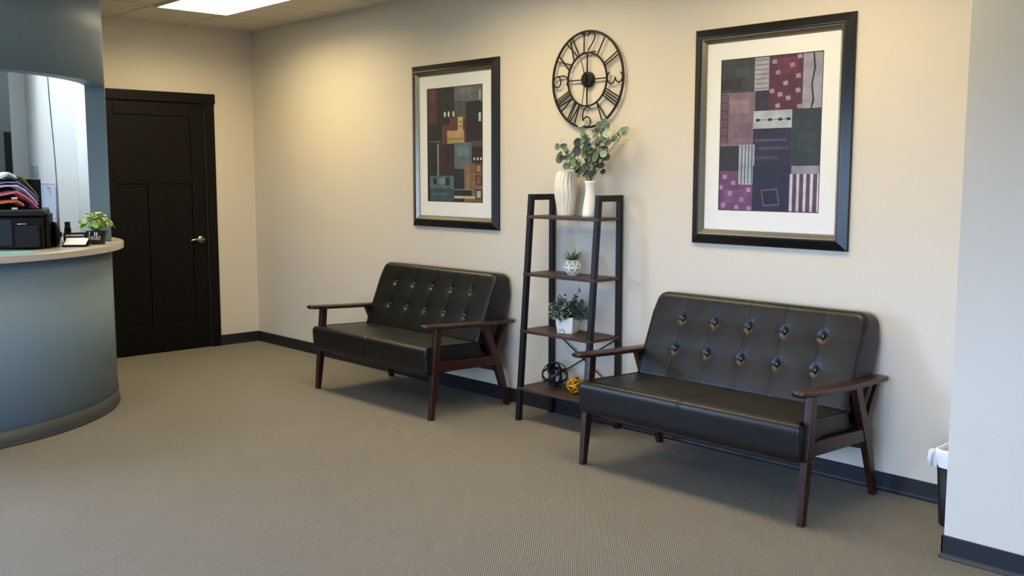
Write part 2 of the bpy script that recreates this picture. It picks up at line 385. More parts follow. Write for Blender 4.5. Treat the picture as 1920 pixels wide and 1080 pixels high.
# counter slab
bm = bmesh.new(); V = []
for i in range(73):
    a = math.radians(-75 + (75 + AJ - 0.4) * i / 72); c, s_ = math.cos(a), math.sin(a)
    V.append([bm.verts.new((RX + r * c, RY + r * s_, z)) for r, z in ((RR + 0.072, ZC - 0.04), (RR + 0.075, ZC - 0.037), (RR + 0.075, ZC - 0.003), (RR + 0.072, ZC), (RR - 0.66, ZC), (RR - 0.66, ZC - 0.04))])
for A, B in zip(V, V[1:]):
    for j in range(6): bm.faces.new((A[j], B[j], B[(j + 1) % 6], A[(j + 1) % 6]))
bm.faces.new(V[0]); bm.faces.new(list(reversed(V[-1])))
V = []   # outer overhang carried on past the pier's edge
for i in range(15):
    a = math.radians(AJ - 0.4 + 22 * i / 14); c, s_ = math.cos(a), math.sin(a)
    V.append([bm.verts.new((RX + r * c, RY + r * s_, z)) for r, z in ((RR + 0.072, ZC - 0.04), (RR + 0.075, ZC - 0.037), (RR + 0.075, ZC - 0.003), (RR + 0.072, ZC), (RR + 0.001, ZC), (RR + 0.001, ZC - 0.04))])
for A, B in zip(V, V[1:]):
    for j in range(6): bm.faces.new((A[j], B[j], B[(j + 1) % 6], A[(j + 1) % 6]))
bm.faces.new(V[0]); bm.faces.new(list(reversed(V[-1])))
tag(link('reception_countertop', bm, M_LAM), 'curved pale laminate countertop on the grey reception desk', 'countertop')

# ------------------------------------------------------------------ loveseats
def cushion(prof, w, n_u, push, edge=0.03, endbulge=0.004):
    """profile (y,z) closed loop lofted along x with softly rounded ends; push(x, i) -> inward displacement along the profile normal"""
    bm = bmesh.new(); k = len(prof); P = [Vector(p) for p in prof]
    cy = sum(p.x for p in P) / k; cz = sum(p.y for p in P) / k
    nr = []
    for i in range(k):
        t = (P[(i + 1) % k] - P[i - 1]).normalized(); nn = Vector((t.y, -t.x))
        if nn.dot(P[i] - Vector((cy, cz))) < 0: nn = -nn
        nr.append(nn)
    xs = [-w + edge * (1 - math.cos(PI / 2 * j / 5)) for j in range(6)]
    ins = [edge * (1 - math.sin(PI / 2 * j / 5)) * 0.8 for j in range(6)]
    m = n_u
    cols = [(x, e) for x, e in zip(xs, ins)] + [(-w + edge + (2 * w - 2 * edge) * j / m, 0) for j in range(1, m)] + [(-x, e) for x, e in zip(reversed(xs), reversed(ins))]
    rings = []
    for x, e in cols:
        rings.append([bm.verts.new((x, P[i].x - nr[i].x * (e + push(x, i, P[i])), P[i].y - nr[i].y * (e + push(x, i, P[i])))) for i in range(k)])
    for A, B in zip(rings, rings[1:]):
        for i in range(k): bm.faces.new((A[i], A[(i + 1) % k], B[(i + 1) % k], B[i]))
    bm.faces.new(rings[0]); bm.faces.new(list(reversed(rings[-1])))
    return bm
def resample(poly, step):
    out = []; k = len(poly)
    for i in range(k):
        a = Vector(poly[i]); b = Vector(poly[(i + 1) % k]); n = max(1, int(round((b - a).length / step)))
        for j in range(n): out.append(tuple(a.lerp(b, j / n)))
    return out
def loveseat(cx, label):
    t = thing('loveseat', label, 'loveseat', (cx, -0.40, 0), 0, None)
    oy = 0.40    # local y = world y + 0.40
    # --- backrest
    SW = 0.612
    bot = 0.44
    poly = [(-0.325 + oy, bot), (-0.150 + oy, 0.868), (-0.022 + oy, 0.852), (-0.022 + oy, 0.70), (-0.165 + oy, 0.30), (-0.30 + oy, 0.36)]
    prof = resample(rounded(poly, [0.02, 0.045, 0.05, 0.05, 0.03, 0.02], 8), 0.0105)
    fa = Vector((-0.325 + oy, bot)); fb = Vector((-0.150 + oy, 0.868)); fl = (fb - fa).length; fd = (fb - fa) / fl; fn = Vector((-fd.y, fd.x))
    zrow = (0.588, 0.742)
    bxs = [-0.41, -0.205, 0, 0.205, 0.41]
    btn = []
    for z in zrow:
        s = (z - bot) / fd.y
        for x in bxs: btn.append((x, s, z))
    def push(x, i, p):
        q = p - fa; s = q.dot(fd); off = abs(q.dot(fn))
        top = 0
        if off > 0.03 and not (p.y > 0.84): return 0.0
        dsp = 0.0
        for X, S, z in btn:
            r2 = (x - X) ** 2 + (s - S) ** 2
            dsp += 0.015 * math.exp(-r2 / (2 * 0.014 ** 2)) + 0.006 * math.exp(-r2 / (2 * 0.05 ** 2))
            # folds running down and up from the button
            dsp += 0.003 * math.exp(-((x - X) / 0.006) ** 2) * math.exp(-abs(s - S) / 0.07)
        for X in bxs: dsp += 0.0018 * math.exp(-((x - X) / 0.004) ** 2)
        for S in (btn[0][1], btn[5][1]): dsp += 0.0012 * math.exp(-((s - S) / 0.005) ** 2)
        return dsp
    bb = cushion(prof, SW, 150, push, 0.024); r0 = 0.06; zt = 0.866
    for v in bb.verts:       # rounded upper corners
        e = max(0, abs(v.co.x) - (SW - r0)) / r0
        if v.co.z > zt - r0 - 0.03 and e > 0:
            f = (v.co.z - (zt - r0 - 0.03)) / (r0 + 0.03); k = 1 - (1 - math.sqrt(max(0, 1 - min(1, e) ** 2 * 0.96))) * 0.62
            v.co.z = zt - r0 - 0.03 + (r0 + 0.03) * f * k
    b = link('backrest', bb, M_LEATHER, t, smooth=True)
    for X, S, z in btn:
        p = fa + fd * S - fn * (-1) * 0.0
        n3 = Vector((0, -abs(fn.x), abs(fn.y))); n3 = Vector((0, -fd.y, fd.x))
        bmb = bmesh.new(); lathe(bmb, [(0.0005, 0.009), (0.006, 0.008), (0.0105, 0.004), (0.0115, 0.0), (0.010, -0.004), (0.0005, -0.005)], 16)
        q = n3.to_track_quat('Z', 'Y')
        bmesh.ops.transform(bmb, verts=bmb.verts, matrix=Matrix.Translation(Vector((X, p.x, p.y)) - n3 * 0.0175) @ q.to_matrix().to_4x4())
        link('button', bmb, M_BUTTON, b, smooth=True)
    # piping along the front side edges of the backrest
    for sx in (-1, 1):
        bmp = bmesh.new()
        pts = [(sx * (SW - 0.004), y + 0.010, z - 0.002) for y, z in prof if z < 0.77 and (Vector((y, z)) - fa).dot(fd) > 0.02 and abs((Vector((y, z)) - fa).dot(fn)) < 0.012]
        if len(pts) > 3:
            tube(bmp, pts, 0.0035, 6); link('piping', bmp, M_LEATHER, b, smooth=True)
    # --- seat
    sp = [(-0.760 + oy, 0.450), (-0.25 + oy, 0.432), (-0.22 + oy, 0.280), (-0.750 + oy, 0.273)]
    sprof = resample(rounded(sp, [0.038, 0.03, 0.02, 0.045], 8), 0.016)
    def spush(x, i, p):
        d_ = 0.0045 * math.exp(-(x / 0.004) ** 2)
        if p.y > 0.40: d_ -= 0.010 * max(0, 1 - (abs(abs(x) - 0.3) / 0.3) ** 2) * max(0, 1 - abs((p.x - oy + 0.48) / 0.26))
        return d_
    sb = cushion(sprof, 0.612, 150, spush, 0.014)
    for v in sb.verts:       # the front of the cushion bulges out past the legs
        k = min(1, max(0, (-0.722 + oy - v.co.y) / 0.015)); k = k * k * (3 - 2 * k); f = min(1, max(0, (abs(v.co.x) - 0.45) / 0.1))
        v.co.x += math.copysign(0.024 * k * f, v.co.x)
    s = link('seat_cushion', sb, M_LEATHER, t, smooth=True)
    for sx in (-1, 1):
        bmp = bmesh.new()
        tube(bmp, [(sx * 0.604, y, z) for y, z in sprof if y > -0.70 + oy and z > 0.40], 0.0035, 6)
        link('piping', bmp, M_LEATHER, s, smooth=True)
    # --- timber frame
    LX = 0.6345
    for sx in (-1, 1):
        x = sx * LX
        bm = bmesh.new(); beam(bm, (x, -0.662 + oy, 0.566), (x, -0.688 + oy, 0.28), 0.036, 0.046, 0.036, 0.050)
        beam(bm, (x, -0.688 + oy, 0.28), (x, -0.718 + oy, 0), 0.036, 0.050, 0.030, 0.034)
        link('leg', bm, M_WALNUT, t, bevel=0.004)
        bm = bmesh.new(); beam(bm, (x, -0.285 + oy, 0.55), (x, -0.165 + oy, 0.27), 0.034, 0.050, 0.034, 0.058)
        beam(bm, (x, -0.165 + oy, 0.27), (x, -0.078 + oy, 0), 0.034, 0.058, 0.030, 0.036)
        link('leg', bm, M_WALNUT, t, bevel=0.004)
        # armrest: flat board, rounded nose, dips slightly to the rear
        arm = [(-0.772, 0.588), (-0.60, 0.582), (-0.30, 0.563), (-0.045, 0.553)]
        bm = bmesh.new(); rings = []
        prof_a = []
        for k_, (yy, zz) in enumerate([(-0.776, 0.586)] + [(-0.77 + 0.725 * i / 16, None) for i in range(17)]):
            f = (yy + 0.776) / 0.73
            zc = 0.581 - 0.030 * f - 0.004 * math.sin(PI * f)
            wd = 0.030 if k_ == 0 else 0.030 + 0.016 * min(1, f * 6); wd = wd * (1 - 0.25 * max(0, f - 0.6) / 0.4)
            th = 0.008 if k_ == 0 else 0.013
            ring = []
            for j in range(12):
                a = 2 * PI * j / 12; ca, sa = math.cos(a), math.sin(a)
                ring.append(bm.verts.new((x + wd * (abs(ca) ** 0.45) * (1 if ca > 0 else -1), yy + oy, zc + th * (abs(sa) ** 0.6) * (1 if sa > 0 else -1))))
            rings.append(ring)
        for A, B in zip(rings, rings[1:]):
            for j in range(12): bm.faces.new((A[j], A[(j + 1) % 12], B[(j + 1) % 12], B[j]))
        bm.faces.new(rings[0]); bm.faces.new(list(reversed(rings[-1])))
        link('armrest', bm, M_WALNUT, t, smooth=True)
        bm = bmesh.new(); beam(bm, (x, -0.665 + oy, 0.325), (x, -0.19 + oy, 0.308), 0.026, 0.062)
        link('side_rail', bm, M_WALNUT, t, bevel=0.004)
        bm = bmesh.new(); beam(bm, (x, -0.19 + oy, 0.335), (x, -0.085 + oy, 0.535), 0.022, 0.040, 0.022, 0.028)
        link('back_support', bm, M_WALNUT, t, bevel=0.003)
        # bolts on the outer face of the front leg
        bm = bmesh.new()
        bm.free()
        for zb in (0.262, 0.235):
            bm = bmesh.new(); tube(bm, [(x, -0.668 + oy, zb), (x, -0.656 + oy, zb)], 0.006, 10)
            link('bolt', bm, M_NICKEL, t, smooth=True)
    bm = bmesh.new(); beam(bm, (-LX + 0.015, -0.64 + oy, 0.262), (LX - 0.015, -0.64 + oy, 0.262), 0.024, 0.040, side=Vector((0, 1, 0)))
    link('front_rail', bm, M_WALNUT, t, bevel=0.003)
    bm = bmesh.new(); beam(bm, (-LX + 0.015, -0.175 + oy, 0.262), (LX - 0.015, -0.175 + oy, 0.262), 0.024, 0.052, side=Vector((0, 1, 0)))
    link('rear_rail', bm, M_WALNUT, t, bevel=0.003)
    return t
M_BUTTON = mat('black_button', '#0c0c0d', 0.22, noise=0, spec=0.8)
loveseat(2.752, 'black tufted loveseat with dark wooden arms, the one left of the ladder shelf')
loveseat(5.285, 'black tufted loveseat with dark wooden arms, the one right of the ladder shelf')

# ------------------------------------------------------------------ ladder shelf
t = thing('ladder_shelf', 'tall black metal ladder shelf with four dark wood boards between the loveseats', 'shelf', (4.017, -0.17, 0))
ox, oy = 4.017, -0.17
XL, XRr = 3.744 - ox, 4.290 - ox
YR = -0.030 - oy
def yfront(z): return -0.316 + (z / 1.38) * 0.106 - oy
for x in (XL, XRr):
    bm = bmesh.new(); beam(bm, (x, yfront(0), 0), (x, yfront(1.38), 1.38), 0.030, 0.032); link('front_post', bm, M_BLACKMET, t, bevel=0.002)
    bm = bmesh.new(); beam(bm, (x, YR, 0), (x, YR, 1.38), 0.030, 0.030); link('rear_post', bm, M_BLACKMET, t, bevel=0.002)
    link('top_bar', box(x - 0.015, yfront(1.38) + 0.014, 1.344, x + 0.015, YR - 0.014, 1.38), M_BLACKMET, t, bevel=0.002)
for z in (1.252, 0.905, 0.558, 0.208):
    bm = bmesh.new(); bx(bm, XL - 0.018, yfront(z) - 0.018, z - 0.018, XRr + 0.0155, YR - 0.014, z)
    link('shelf_board', bm, M_SHELFWOOD, t, bevel=0.002)
for p, q in (((XL + 0.01, YR, 0.535), (XRr - 0.01, YR, 0.225)), ((XL + 0.01, YR, 0.225), (XRr - 0.01, YR, 0.535))):
    bm = bmesh.new(); tube(bm, [p, q], 0.004, 8); link('cross_brace', bm, M_BLACKMET, t, smooth=True)

# ------------------------------------------------------------------ shelf decor
# ribbed vase
V0 = (3.925, -0.10, 1.252)
def ribs(a, z):
    return 1 + 0.09 * (1 - abs(math.sin(9 * a + 0.55 * math.sin(z * 42)))) ** 1.0 + 0.02 * math.sin(3 * a + z * 30)
prof = [(0.03, 0.0), (0.044, 0.001), (0.047, 0.01), (0.053, 0.06), (0.061, 0.11), (0.066, 0.155), (0.066, 0.19), (0.061, 0.225), (0.052, 0.252), (0.043, 0.264), (0.036, 0.267), (0.034, 0.262), (0.040, 0.24), (0.048, 0.2), (0.03, 0.02)]
def dens(p, k=4):
    o = []
    for a, b in zip(p, p[1:]):
        for j in range(k): o.append((a[0] + (b[0] - a[0]) * j / k, a[1] + (b[1] - a[1]) * j / k))
    return o + [p[-1]]
bm = bmesh.new(); lathe(bm, dens(prof), 144, mod=ribs)
tag(link('vase', bm, M_CERAM, smooth=True, loc=V0), 'wide cream vase with wavy carved ribs on the top shelf', 'vase')
V1 = (4.165, -0.150, 1.252)
prof = [(0.02, 0), (0.040, 0.0), (0.044, 0.006), (0.043, 0.03), (0.036, 0.08), (0.028, 0.13), (0.0255, 0.155), (0.027, 0.185), (0.031, 0.208), (0.029, 0.210), (0.024, 0.185), (0.022, 0.155), (0.026, 0.12), (0.03, 0.02)]
bm = bmesh.new(); lathe(bm, dens(prof, 3), 40)
tag(link('vase', bm, M_CERAMW, smooth=True, loc=V1), 'slim smooth white vase holding the eucalyptus stems', 'vase')
# eucalyptus
M_LEAF = mat('eucalyptus_leaf', '#566b59', 0.55, noise=0.25, nscale=25)
M_LEAF2 = mat('eucalyptus_leaf_dark', '#2b3d33', 0.5, noise=0.2, nscale=25)
M_LEAF3 = mat('eucalyptus_leaf_pale', '#93a08a', 0.6, noise=0.15, nscale=25)
M_STEM = mat('grey_green_stem', '#4a4a38', 0.6)
LV = [(3.922, 1.661, .020), (3.943, 1.612, .022), (3.975, 1.643, .017), (4.032, 1.55, .028), (4.054, 1.682, .026), (4.086, 1.633, .031), (4.144, 1.688, .028), (4.069, 1.75, .02), (4.185, 1.752, .02), (4.216, 1.689, .028), (4.239, 1.638, .026), (4.225, 1.599, .031), (4.171, 1.628, .026), (4.118, 1.589, .026), (4.126, 1.538, .031), (4.215, 1.515, .017), (4.158, 1.498, .023), (4.285, 1.613, .02), (4.305, 1.726, .026), (4.378, 1.735, .028), (4.394, 1.685, .014), (4.237, 1.778, .02), (3.991, 1.602, .017), (4.015, 1.654, .014)]
def leaf(bm, c, r, nrm, up, mi, cup=0.25, n=12, asp=1.0):
    nrm = Vector(nrm).normalized(); up = Vector(up); u = (up - nrm * up.dot(nrm)).normalized(); v = nrm.cross(u); c = Vector(c)
    ctr = bm.verts.new(c - nrm * r * cup); ring = []; ring2 = []
    for j in range(n):
        a = 2 * PI * j / n; k = 1 + 0.10 * math.cos(a)
        d_ = u * math.cos(a) * r * k + v * math.sin(a) * r * asp
        ring.append(bm.verts.new(c + d_ * 0.55 - nrm * r * cup * 0.5)); ring2.append(bm.verts.new(c + d_))
    for j in range(n):
        j2 = (j + 1) % n
        bm.faces.new((ctr, ring[j], ring[j2])).material_index = mi; bm.faces.new((ring[j], ring2[j], ring2[j2], ring[j2])).material_index = mi
rnd = random.Random(11)
eu = thing('eucalyptus_bunch', 'bunch of round-leaved grey green eucalyptus standing in the slim white vase', 'foliage', (V1[0], V1[1], V1[2] + 0.2))
base = Vector((V1[0], V1[1], V1[2] + 0.19)); bl = bmesh.new(); bs = bmesh.new()
tips = [(3.915, -0.12, 1.68), (3.94, -0.15, 1.60), (4.06, -0.10, 1.77), (4.14, -0.17, 1.73), (4.20, -0.07, 1.76), (4.25, -0.16, 1.79), (4.24, -0.11, 1.63), (4.39, -0.09, 1.75), (4.30, -0.14, 1.70), (4.02, -0.19, 1.56)]
for tp in tips:
    tp = Vector(tp); mid = base.lerp(tp, 0.5) + Vector((0, 0, 0.05))
    pts = [base * (1 - k) ** 2 + mid * 2 * k * (1 - k) + tp * k * k for k in [j / 8 for j in range(9)]]
    pts = [q - base for q in pts]
    tube(bs, pts, [0.0022] * 5 + [0.0016] * 4, 6)
    for k in (3, 4, 5, 6, 7, 8):
        if tp.x > 4.29 and k < 7: continue
        for sgn in (-1, 1):
            r = rnd.uniform(0.014, 0.025); d_ = Vector((rnd.uniform(-1, 1), rnd.uniform(-1, .6), rnd.uniform(-.4, 1))).normalized() * r * 1.1 * sgn
            leaf(bl, pts[k] + d_, r, (rnd.uniform(-.6, .8), -1, rnd.uniform(-.2, .9)), d_, rnd.choice((0, 0, 0, 1, 2)))
for i, (x, z, r) in enumerate(LV):
    y = -0.13 + rnd.uniform(-0.05, 0.04)
    mi = 2 if x > 4.28 else (1 if z < 1.56 and x > 4.05 else rnd.choice((0, 0, 1)))
    c = Vector((x, y, z)) - base
    leaf(bl, c, r * 1.05, (rnd.uniform(-.3, .7), -1, rnd.uniform(0, .7)), (rnd.uniform(-1, 1), 0, 1), mi)
    q = Vector((x * 0.8 + base.x * 0.2, y, z - r * 1.2 - 0.02)) - base
    tube(bs, [c, c.lerp(q, 0.6), q], 0.0012, 5)
eu.location = base
link('leaves', bl, [M_LEAF, M_LEAF2, M_LEAF3], eu, smooth=True); link('stems', bs, M_STEM, eu, smooth=True)

# faceted white pot with spiky plant (shelf 2)
t = thing('potted_succulent', 'small spiky green plant in a white geometric wire pot on the second shelf', 'plant', (4.035, -0.150, 0.905))
bm = bmesh.new()
pts2 = [(0.026, 0.0), (0.052, 0.042), (0.036, 0.084)]
n = 7; vs = []
for i, (r, z) in enumerate(pts2):
    vs.append([Vector((r * math.cos(2 * PI * (j + 0.5 * i) / n), r * math.sin(2 * PI * (j + 0.5 * i) / n), z + 0.002)) for j in range(n)])
for i in range(2):
    A = [bm.verts.new(p * 0.93) for p in vs[i]]; B = [bm.verts.new(p * 0.93) for p in vs[i + 1]]
    for j in range(n):
        bm.faces.new((A[j], A[(j + 1) % n], B[j])); bm.faces.new((A[(j + 1) % n], B[(j + 1) % n], B[j]))
bm.faces.new([bm.verts.new(p * 0.93) for p in vs[0]])
link('pot', bm, mat('pot_inner', '#b9b7b0', 0.4), t)
bm = bmesh.new()
for i in range(3):
    for j in range(n):
        tube(bm, [vs[i][j], vs[i][(j + 1) % n]], 0.0045, 6)
        if i < 2: tube(bm, [vs[i][j], vs[i + 1][j]], 0.0045, 6); tube(bm, [vs[i][(j + 1) % n], vs[i + 1][j]], 0.0045, 6)
link('pot_lattice', bm, M_CERAMW, t, smooth=True)
bm = bmesh.new(); lathe(bm, [(0.0005, 0.074), (0.030, 0.074), (0.0305, 0.072)], 16, cap=False); link('soil', bm, mat('dark_soil', '#2b2018', 0.9, noise=0.3, nscale=80), t)
bm = bmesh.new()
def blade(bm, base, d, ln, w, droop, mi=0, seg=6):
    base = Vector(base); d = Vector(d).normalized(); side = d.cross(Vector((0, 0, 1)))
    side = side.normalized() if side.length > 1e-3 else Vector((1, 0, 0)); L_ = []; R_ = []
    for k in range(seg + 1):
        f = k / seg; p = base + d * ln * f + Vector((0, 0, -droop * f * f)); ww = w * (1 - f) ** 0.7 * (0.6 + 0.4 * math.sin(PI * min(1, f + 0.3)))
        L_.append(bm.verts.new(p - side * ww / 2 + Vector((0, 0, ww * 0.25)))); R_.append(bm.verts.new(p + side * ww / 2 + Vector((0, 0, ww * 0.25))))
    for k in range(seg): bm.faces.new((L_[k], L_[k + 1], R_[k + 1], R_[k])).material_index = mi
for j in range(64):
    a = rnd.uniform(0, 2 * PI); e = rnd.uniform(0.25, 1.0)
    blade(bm, (0.008 * math.cos(a), 0.008 * math.sin(a), 0.084), (math.cos(a) * math.cos(e), math.sin(a) * math.cos(e), math.sin(e)), rnd.uniform(0.078, 0.112), 0.014, rnd.uniform(0.0, 0.03), rnd.choice((0, 0, 1)))
link('leaves', bm, [mat('succulent_green', '#5f7d45', 0.5, noise=0.2), mat('succulent_pale', '#8ea07a', 0.5, noise=0.2)], t)

# square white pot with bushy plant (shelf 3)
t = thing('potted_plant', 'bushy dark green plant in a square white pot on the third shelf', 'plant', (4.010, -0.165, 0.558), math.radians(20))
bm = bmesh.new()
w0, w1, hh = 0.048, 0.056, 0.098
def ringq(w, z): return [bm.verts.new((sx * w, sy * w, z)) for sx, sy in ((-1, -1), (1, -1), (1, 1), (-1, 1))]
rg = [ringq(w0, 0), ringq(w1, hh), ringq(w1 - 0.007, hh), ringq(w1 - 0.009, hh - 0.015)]
for A, B in zip(rg, rg[1:]):
    for j in range(4): bm.faces.new((A[j], A[(j + 1) % 4], B[(j + 1) % 4], B[j]))
bm.faces.new(list(reversed(rg[0]))); bm.faces.new(rg[-1])
pp = link('pot', bm, M_CERAMW, t, bevel=0.003)
# dark sprig drawing on the pot's front-left face
bm = bmesh.new()
def fp(u, v): 
    f = v / hh; return (-1 * (w0 + (w1 - w0) * f) * 0 + u, -(w0 + (w1 - w0) * f) - 0.0008, v)
for (u0, v0), (u1, v1) in (((-0.035, 0.004), (-0.015, 0.03)), ((-0.028, 0.012), (-0.04, 0.03)), ((-0.02, 0.02), (-0.005, 0.026)), ((-0.01, 0.004), (0.01, 0.02)), ((0.0, 0.012), (-0.008, 0.03)), ((-0.03, 0.05), (-0.022, 0.075)), ((-0.026, 0.062), (-0.036, 0.07)), ((-0.024, 0.068), (-0.014, 0.08))):
    tube(bm, [fp(u0, v0), fp((u0 + u1) / 2 + 0.002, (v0 + v1) / 2), fp(u1, v1)], [0.0012, 0.0018, 0.0006], 5)
link('printed_sprigs', bm, mat('sprig_ink', '#5a5650', 0.7), pp)
bl = bmesh.new(); bs = bmesh.new()
for j in range(120):
    a = rnd.uniform(0, 2 * PI); e = math.asin(rnd.uniform(0.05, 1)); L0 = rnd.uniform(0.07, 0.115)
    if j == 0: e = 1.25; L0 = 0.16; a = 0.2
    d_ = Vector((math.cos(a) * math.cos(e), math.sin(a) * math.cos(e), math.sin(e) * 1.3)); b0 = Vector((0.02 * math.cos(a), 0.02 * math.sin(a), hh - 0.012))
    e1 = b0 + d_ * L0; tube(bs, [b0, b0.lerp(e1, 0.5) + Vector((0, 0, 0.008)), e1], 0.0012, 5)
    for k in range(8):
        p = b0.lerp(e1, 0.35 + 0.65 * k / 7); r = rnd.uniform(0.008, 0.0125)
        o_ = Vector((rnd.uniform(-1, 1), rnd.uniform(-1, 1), rnd.uniform(-.6, 1))).normalized()
        leaf(bl, p + o_ * r, r, (o_ + Vector((0.2, -0.6, 0.6))), o_, rnd.choice((0, 0, 1)), n=7, asp=0.6)
link('leaves', bl, [mat('bush_dark_leaf', '#2c3d33', 0.45, noise=0.25, nscale=40), mat('bush_grey_leaf', '#66766c', 0.5, noise=0.2, nscale=40)], t)
link('stems', bs, M_STEM, t)

# black ring sphere (shelf 4)
def circle_pts(c, r, ax, n=40):
    ax = Vector(ax).normalized(); u = ax.orthogonal().normalized(); v = ax.cross(u); c = Vector(c)
    return [c + (u * math.cos(2 * PI * j / n) + v * math.sin(2 * PI * j / n)) * r for j in range(n)]
def band(bm, c, r, ax, w, th, n=48):
    """flat metal band bent into a ring"""
    ax = Vector(ax).normalized(); u = ax.orthogonal().normalized(); v = ax.cross(u); c = Vector(c); rings = []
    for j in range(n):
        dd = u * math.cos(2 * PI * j / n) + v * math.sin(2 * PI * j / n)
        rings.append([bm.verts.new(c + dd * rr + ax * ww) for rr, ww in ((r, -w / 2), (r, w / 2), (r - th, w / 2), (r - th, -w / 2))])
    for j in range(n):
        A, B = rings[j], rings[(j + 1) % n]
        for k in range(4): bm.faces.new((A[k], A[(k + 1) % 4], B[(k + 1) % 4], B[k]))
t = thing('ring_sphere', 'large black openwork sphere of metal rings on the bottom shelf', 'ornament', (3.925, -0.185, 0.208))
vdir = Vector((4.15, -4.25, 1.2)).normalized()
sd = Vector((0.715, 0.70, 0))
for axx, rr in ((vdir, 0.081), (sd + vdir * 0.35 + Vector((0, 0, 0.55)), 0.0795), (sd * 0.6 + vdir * 0.2 + Vector((0, 0, -1.0)), 0.0785), (Vector((0, 0, 1)) + vdir * 0.55 + sd * 0.1, 0.0775), (sd - vdir * 0.5 - Vector((0, 0, 0.1)), 0.0765)):
    bm = bmesh.new(); band(bm, (0, 0, 0.0815), rr, axx, 0.013, 0.006); link('ring', bm, M_BLACKMET, t, bevel=0.0008)
# yellow polyhedral wire sphere
t = thing('geometric_sphere', 'small golden yellow geometric wire sphere on the bottom shelf', 'ornament', (4.110, -0.205, 0.208))
bm = bmesh.new(); ic = bmesh.new(); bmesh.ops.create_icosphere(ic, subdivisions=1, radius=0.050)
Rm = Matrix.Rotation(0.5, 4, 'X') @ Matrix.Rotation(0.4, 4, 'Z')
for v in ic.verts: v.co = Rm @ v.co
zmin = min(v.co.z for v in ic.verts)
for e in ic.edges: tube(bm, [e.verts[0].co + Vector((0, 0, -zmin + 0.006)), e.verts[1].co + Vector((0, 0, -zmin + 0.006))], 0.0068, 8)
for v in ic.verts: bmesh.ops.create_uvsphere(bm, u_segments=10, v_segments=6, radius=0.007, matrix=Matrix.Translation(v.co + Vector((0, 0, -zmin + 0.006))))
ic.free(); link('wire_frame', bm, mat('golden_yellow_metal', '#c98f14', 0.3, 0.5, noise=0.08), t, smooth=True)

# ------------------------------------------------------------------ wall clock
CX, CZ = 4.018, 2.056
t = thing('wall_clock', 'large black open metal wall clock with roman and arabic numerals above the ladder shelf', 'clock', (CX, 0, CZ))
YC = -0.022
def ringobj(name, r, w):
    bm = bmesh.new(); band(bm, (0, YC, 0), r, (0, 1, 0), 0.010, w, 72); return link(name, bm, M_CLOCK, t, bevel=0.001)
ringobj('outer_ring', 0.286, 0.012); ringobj('inner_ring', 0.159, 0.009)
bm = bmesh.new()
tube(bm, [(0, -0.001, 0), (0, YC - 0.004, 0)], 0.046, 40); tube(bm, [(0, YC - 0.004, 0), (0, YC - 0.010, 0)], [0.046, 0.040], 40)
link('hub', bm, M_CLOCK, t, bevel=0.002)
for a in (0, 90, 180, 270):
    an = math.radians(a); dx, dz = math.sin(an), math.cos(an)
    bm = bmesh.new(); beam(bm, (dx * 0.04, YC, dz * 0.04), (dx * 0.153, YC, dz * 0.153), 0.007, 0.006, side=Vector((dz, 0, -dx))); link('spoke', bm, M_CLOCK, t)
RI, RO = 0.157, 0.276
def stroke(bm, hr, x0, r0, x1, r1, w=0.0068):
    """bar in the hour's own frame: x to its clockwise side, r outwards"""
    an = math.radians(30 * hr); e = Vector((math.sin(an), 0, math.cos(an))); s = Vector((math.cos(an), 0, -math.sin(an)))
    a = e * r0 + s * x0 + Vector((0, YC, 0)); b = e * r1 + s * x1 + Vector((0, YC, 0)); d_ = (b - a).normalized()
    beam(bm, a, b, w, 0.005, side=d_.cross(Vector((0, 1, 0))))
def nI(bm, h, x): stroke(bm, h, x * 0.8, RI, x, RO)
def nV(bm, h, x, w=0.032): stroke(bm, h, x, RI, x - w / 2 * 1.2, RO); stroke(bm, h, x, RI, x + w / 2 * 1.2, RO)
def nX(bm, h, x, w=0.036): stroke(bm, h, x - w / 2, RI + 0.003, x + w / 2, RO - 0.003); stroke(bm, h, x + w / 2, RI + 0.003, x - w / 2, RO - 0.003)
ROM = {1: [('I', 0)], 2: [('I', -.009), ('I', .009)], 4: [('I', -.027), ('I', -.009), ('I', .009), ('I', .027)], 5: [('V', 0)], 7: [('V', -.022), ('I', .010), ('I', .024)],
       8: [('V', -.032), ('I', 0), ('I', .014), ('I', .028)], 10: [('X', 0)], 11: [('X', -.016), ('I', .020)]}
for h_, parts in ROM.items():
    bm = bmesh.new()
    for k, x in parts: {'I': nI, 'V': nV, 'X': nX}[k](bm, h_, x)
    link('numeral', bm, M_CLOCK, t)
def digit(strokes, ang, cr, size):
    """pen strokes in digit space (x right, y up, height about 1), rotated so that up points to ang"""
    bm = bmesh.new()
    for s_ in strokes:
        pts = []
        for x, y in s_:
            u, v = x * size, y * size
            ca, sa = math.cos(ang), math.sin(ang)
            pts.append((cr[0] + u * ca + v * sa, YC, cr[1] - u * sa + v * ca))
        tube(bm, pts, 0.0044, 6)
    link('numeral', bm, M_CLOCK, t, smooth=True)
def arcp(cx, cy, rx, ry, a0, a1, n=14): return [(cx + rx * math.cos(math.radians(a0 + (a1 - a0) * i / n)), cy + ry * math.sin(math.radians(a0 + (a1 - a0) * i / n))) for i in range(n + 1)]
S = RO - RI
digit([[(-0.22, 0.5), (-0.22, -0.5)], [(-0.38, 0.42), (-0.22, 0.5)], [(-0.36, -0.5), (-0.05, -0.5)], arcp(0.28, 0.24, 0.22, 0.24, 170, -20) + [(0.35, -0.05), (0.1, -0.36), (0.04, -0.5), (0.56, -0.5)]], 0, (0, (RI + RO) / 2), S)
digit([arcp(0.0, 0.25, 0.25, 0.22, 150, -90) + arcp(0.0, -0.24, 0.30, 0.25, 90, -150)], math.radians(90), ((RI + RO) / 2, 0), S)
